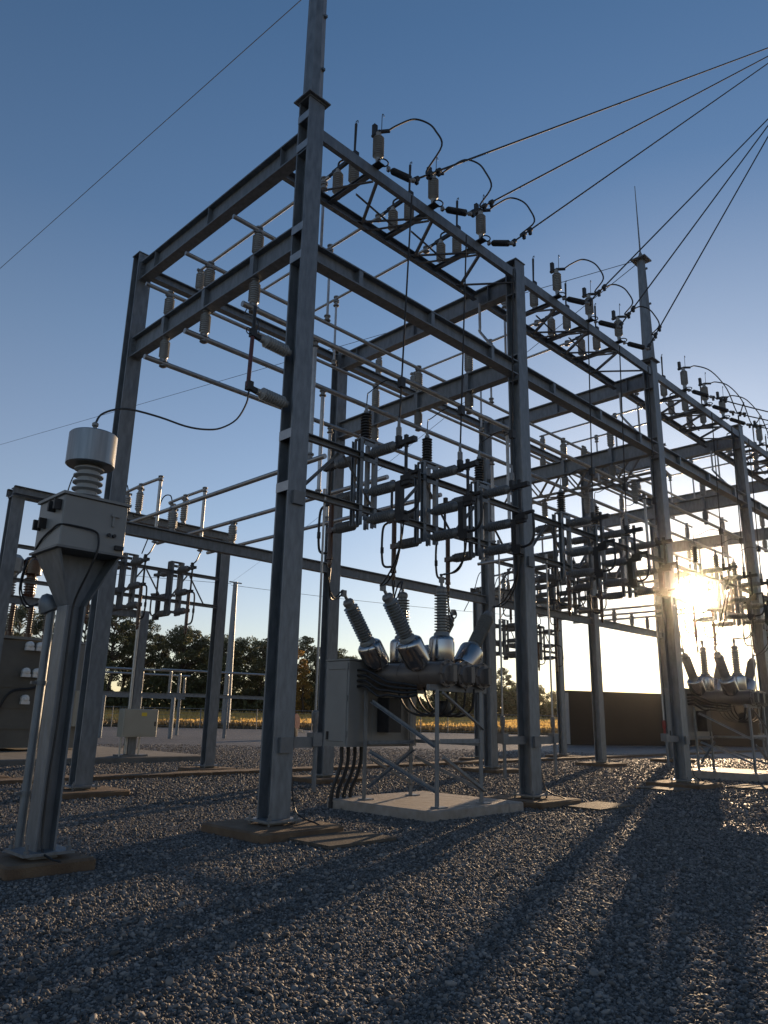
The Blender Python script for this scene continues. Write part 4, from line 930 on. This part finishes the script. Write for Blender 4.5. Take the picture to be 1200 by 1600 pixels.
# ------------------------------------------------------------------ light
SUN_EL, SUN_AZ = 8.92, 22.08                 # azimuth measured from +X towards +Y
sd = Vector((math.cos(R(SUN_EL))*math.cos(R(SUN_AZ)), math.cos(R(SUN_EL))*math.sin(R(SUN_AZ)), math.sin(R(SUN_EL))))
L = bpy.data.lights.new("sun", 'SUN'); L.energy = 5.0; L.angle = R(.5); L.color = (1, .70, .42)
lo = bpy.data.objects.new("sun", L); COL.objects.link(lo); lo.rotation_euler = sd.to_track_quat('Z', 'Y').to_euler(); lo.location = (0, 0, 40)
w = bpy.data.worlds.new("World"); sc.world = w; w.use_nodes = True
n = w.node_tree.nodes; l = w.node_tree.links; bg = n["Background"]
sky = n.new("ShaderNodeTexSky"); sky.sky_type = 'NISHITA'; sky.sun_disc = False; sky.sun_elevation = R(SUN_EL); sky.sun_rotation = R(90-SUN_AZ)
sky.altitude = 100; sky.air_density = 1.0; sky.dust_density = .15; sky.ozone_density = 3.2
l.new(sky.outputs[0], bg.inputs[0]); bg.inputs[1].default_value = .116
# the sun's own disc and aureole, as part of the sky
geo = n.new("ShaderNodeTexCoord"); dp = n.new("ShaderNodeVectorMath"); dp.operation = 'DOT_PRODUCT'
nrm = n.new("ShaderNodeVectorMath"); nrm.operation = 'NORMALIZE'; l.new(geo.outputs["Generated"], nrm.inputs[0])
l.new(nrm.outputs[0], dp.inputs[0]); dp.inputs[1].default_value = sd
ac = n.new("ShaderNodeMath"); ac.operation = 'ARCCOSINE'; l.new(dp.outputs["Value"], ac.inputs[0])
dg = n.new("ShaderNodeMath"); dg.operation = 'MULTIPLY'; dg.inputs[1].default_value = 180/math.pi; l.new(ac.outputs[0], dg.inputs[0])
cv = n.new("ShaderNodeValToRGB"); mr = n.new("ShaderNodeMapRange"); mr.inputs[1].default_value = 0; mr.inputs[2].default_value = 30; l.new(dg.outputs[0], mr.inputs[0]); l.new(mr.outputs[0], cv.inputs[0])
e = cv.color_ramp.elements; e[0].position = 0; e[0].color = (1, .86, .6, 1); e[1].position = 1; e[1].color = (0, 0, 0, 1)
for pos, c in ((.05, (1, .88, .62, 1)), (.08, (.24, .165, .075, 1)), (.16, (.115, .088, .05, 1)), (.33, (.058, .047, .031, 1)), (.6, (.026, .020, .012, 1))):
    x = cv.color_ramp.elements.new(pos); x.color = c
sep = n.new("ShaderNodeSeparateXYZ"); l.new(nrm.outputs[0], sep.inputs[0])
hb = n.new("ShaderNodeValToRGB"); l.new(sep.outputs[2], hb.inputs[0])
q = hb.color_ramp.elements; q[0].position = 0; q[0].color = (.34, .14, .05, 1); q[1].position = .75; q[1].color = (.0, .0, 0, 1)
for pos, c in ((.1, (.25, .085, .0, 1)), (.25, (.13, .07, .02, 1)), (.45, (.060, .042, .018, 1)), (.58, (.018, .012, .004, 1))):
    x = q.new(pos); x.color = c
b3 = n.new("ShaderNodeBackground"); l.new(hb.outputs[0], b3.inputs[0]); b3.inputs[1].default_value = .8
b2 = n.new("ShaderNodeBackground"); l.new(cv.outputs[0], b2.inputs[0]); b2.inputs[1].default_value = 3.2
ad = n.new("ShaderNodeAddShader"); l.new(bg.outputs[0], ad.inputs[0]); l.new(b2.outputs[0], ad.inputs[1])
ad2 = n.new("ShaderNodeAddShader"); l.new(ad.outputs[0], ad2.inputs[0]); l.new(b3.outputs[0], ad2.inputs[1]); l.new(ad2.outputs[0], n["World Output"].inputs[0])

hz = MB(); hz.bbox(-60, 330, -60, 300, G-1.2, 30)  # added volume: strong forward scatter imitates lens bloom around the sun
hm_ = bpy.data.materials.new('glare'); hm_.use_nodes = True; hn = hm_.node_tree.nodes; hn.remove(hn["Principled BSDF"])
pv = hn.new("ShaderNodeVolumePrincipled"); pv.inputs["Color"].default_value = (1, .98, .93, 1); pv.inputs["Density"].default_value = .00033; pv.inputs["Anisotropy"].default_value = .99
hm_.node_tree.links.new(pv.outputs[0], hn["Material Output"].inputs["Volume"])
ho = hz.build('glare', hm_); tag(ho, 'thin added volume imitating lens glare around the sun', 'glare', kind='stuff')
vs = sc.view_settings; vs.view_transform = 'Standard'; vs.look = 'None'; vs.exposure = .32; vs.gamma = 1; vs.use_curve_mapping = False
sc.render.engine = 'CYCLES'; sc.cycles.use_denoising = True; sc.cycles.max_bounces = 6
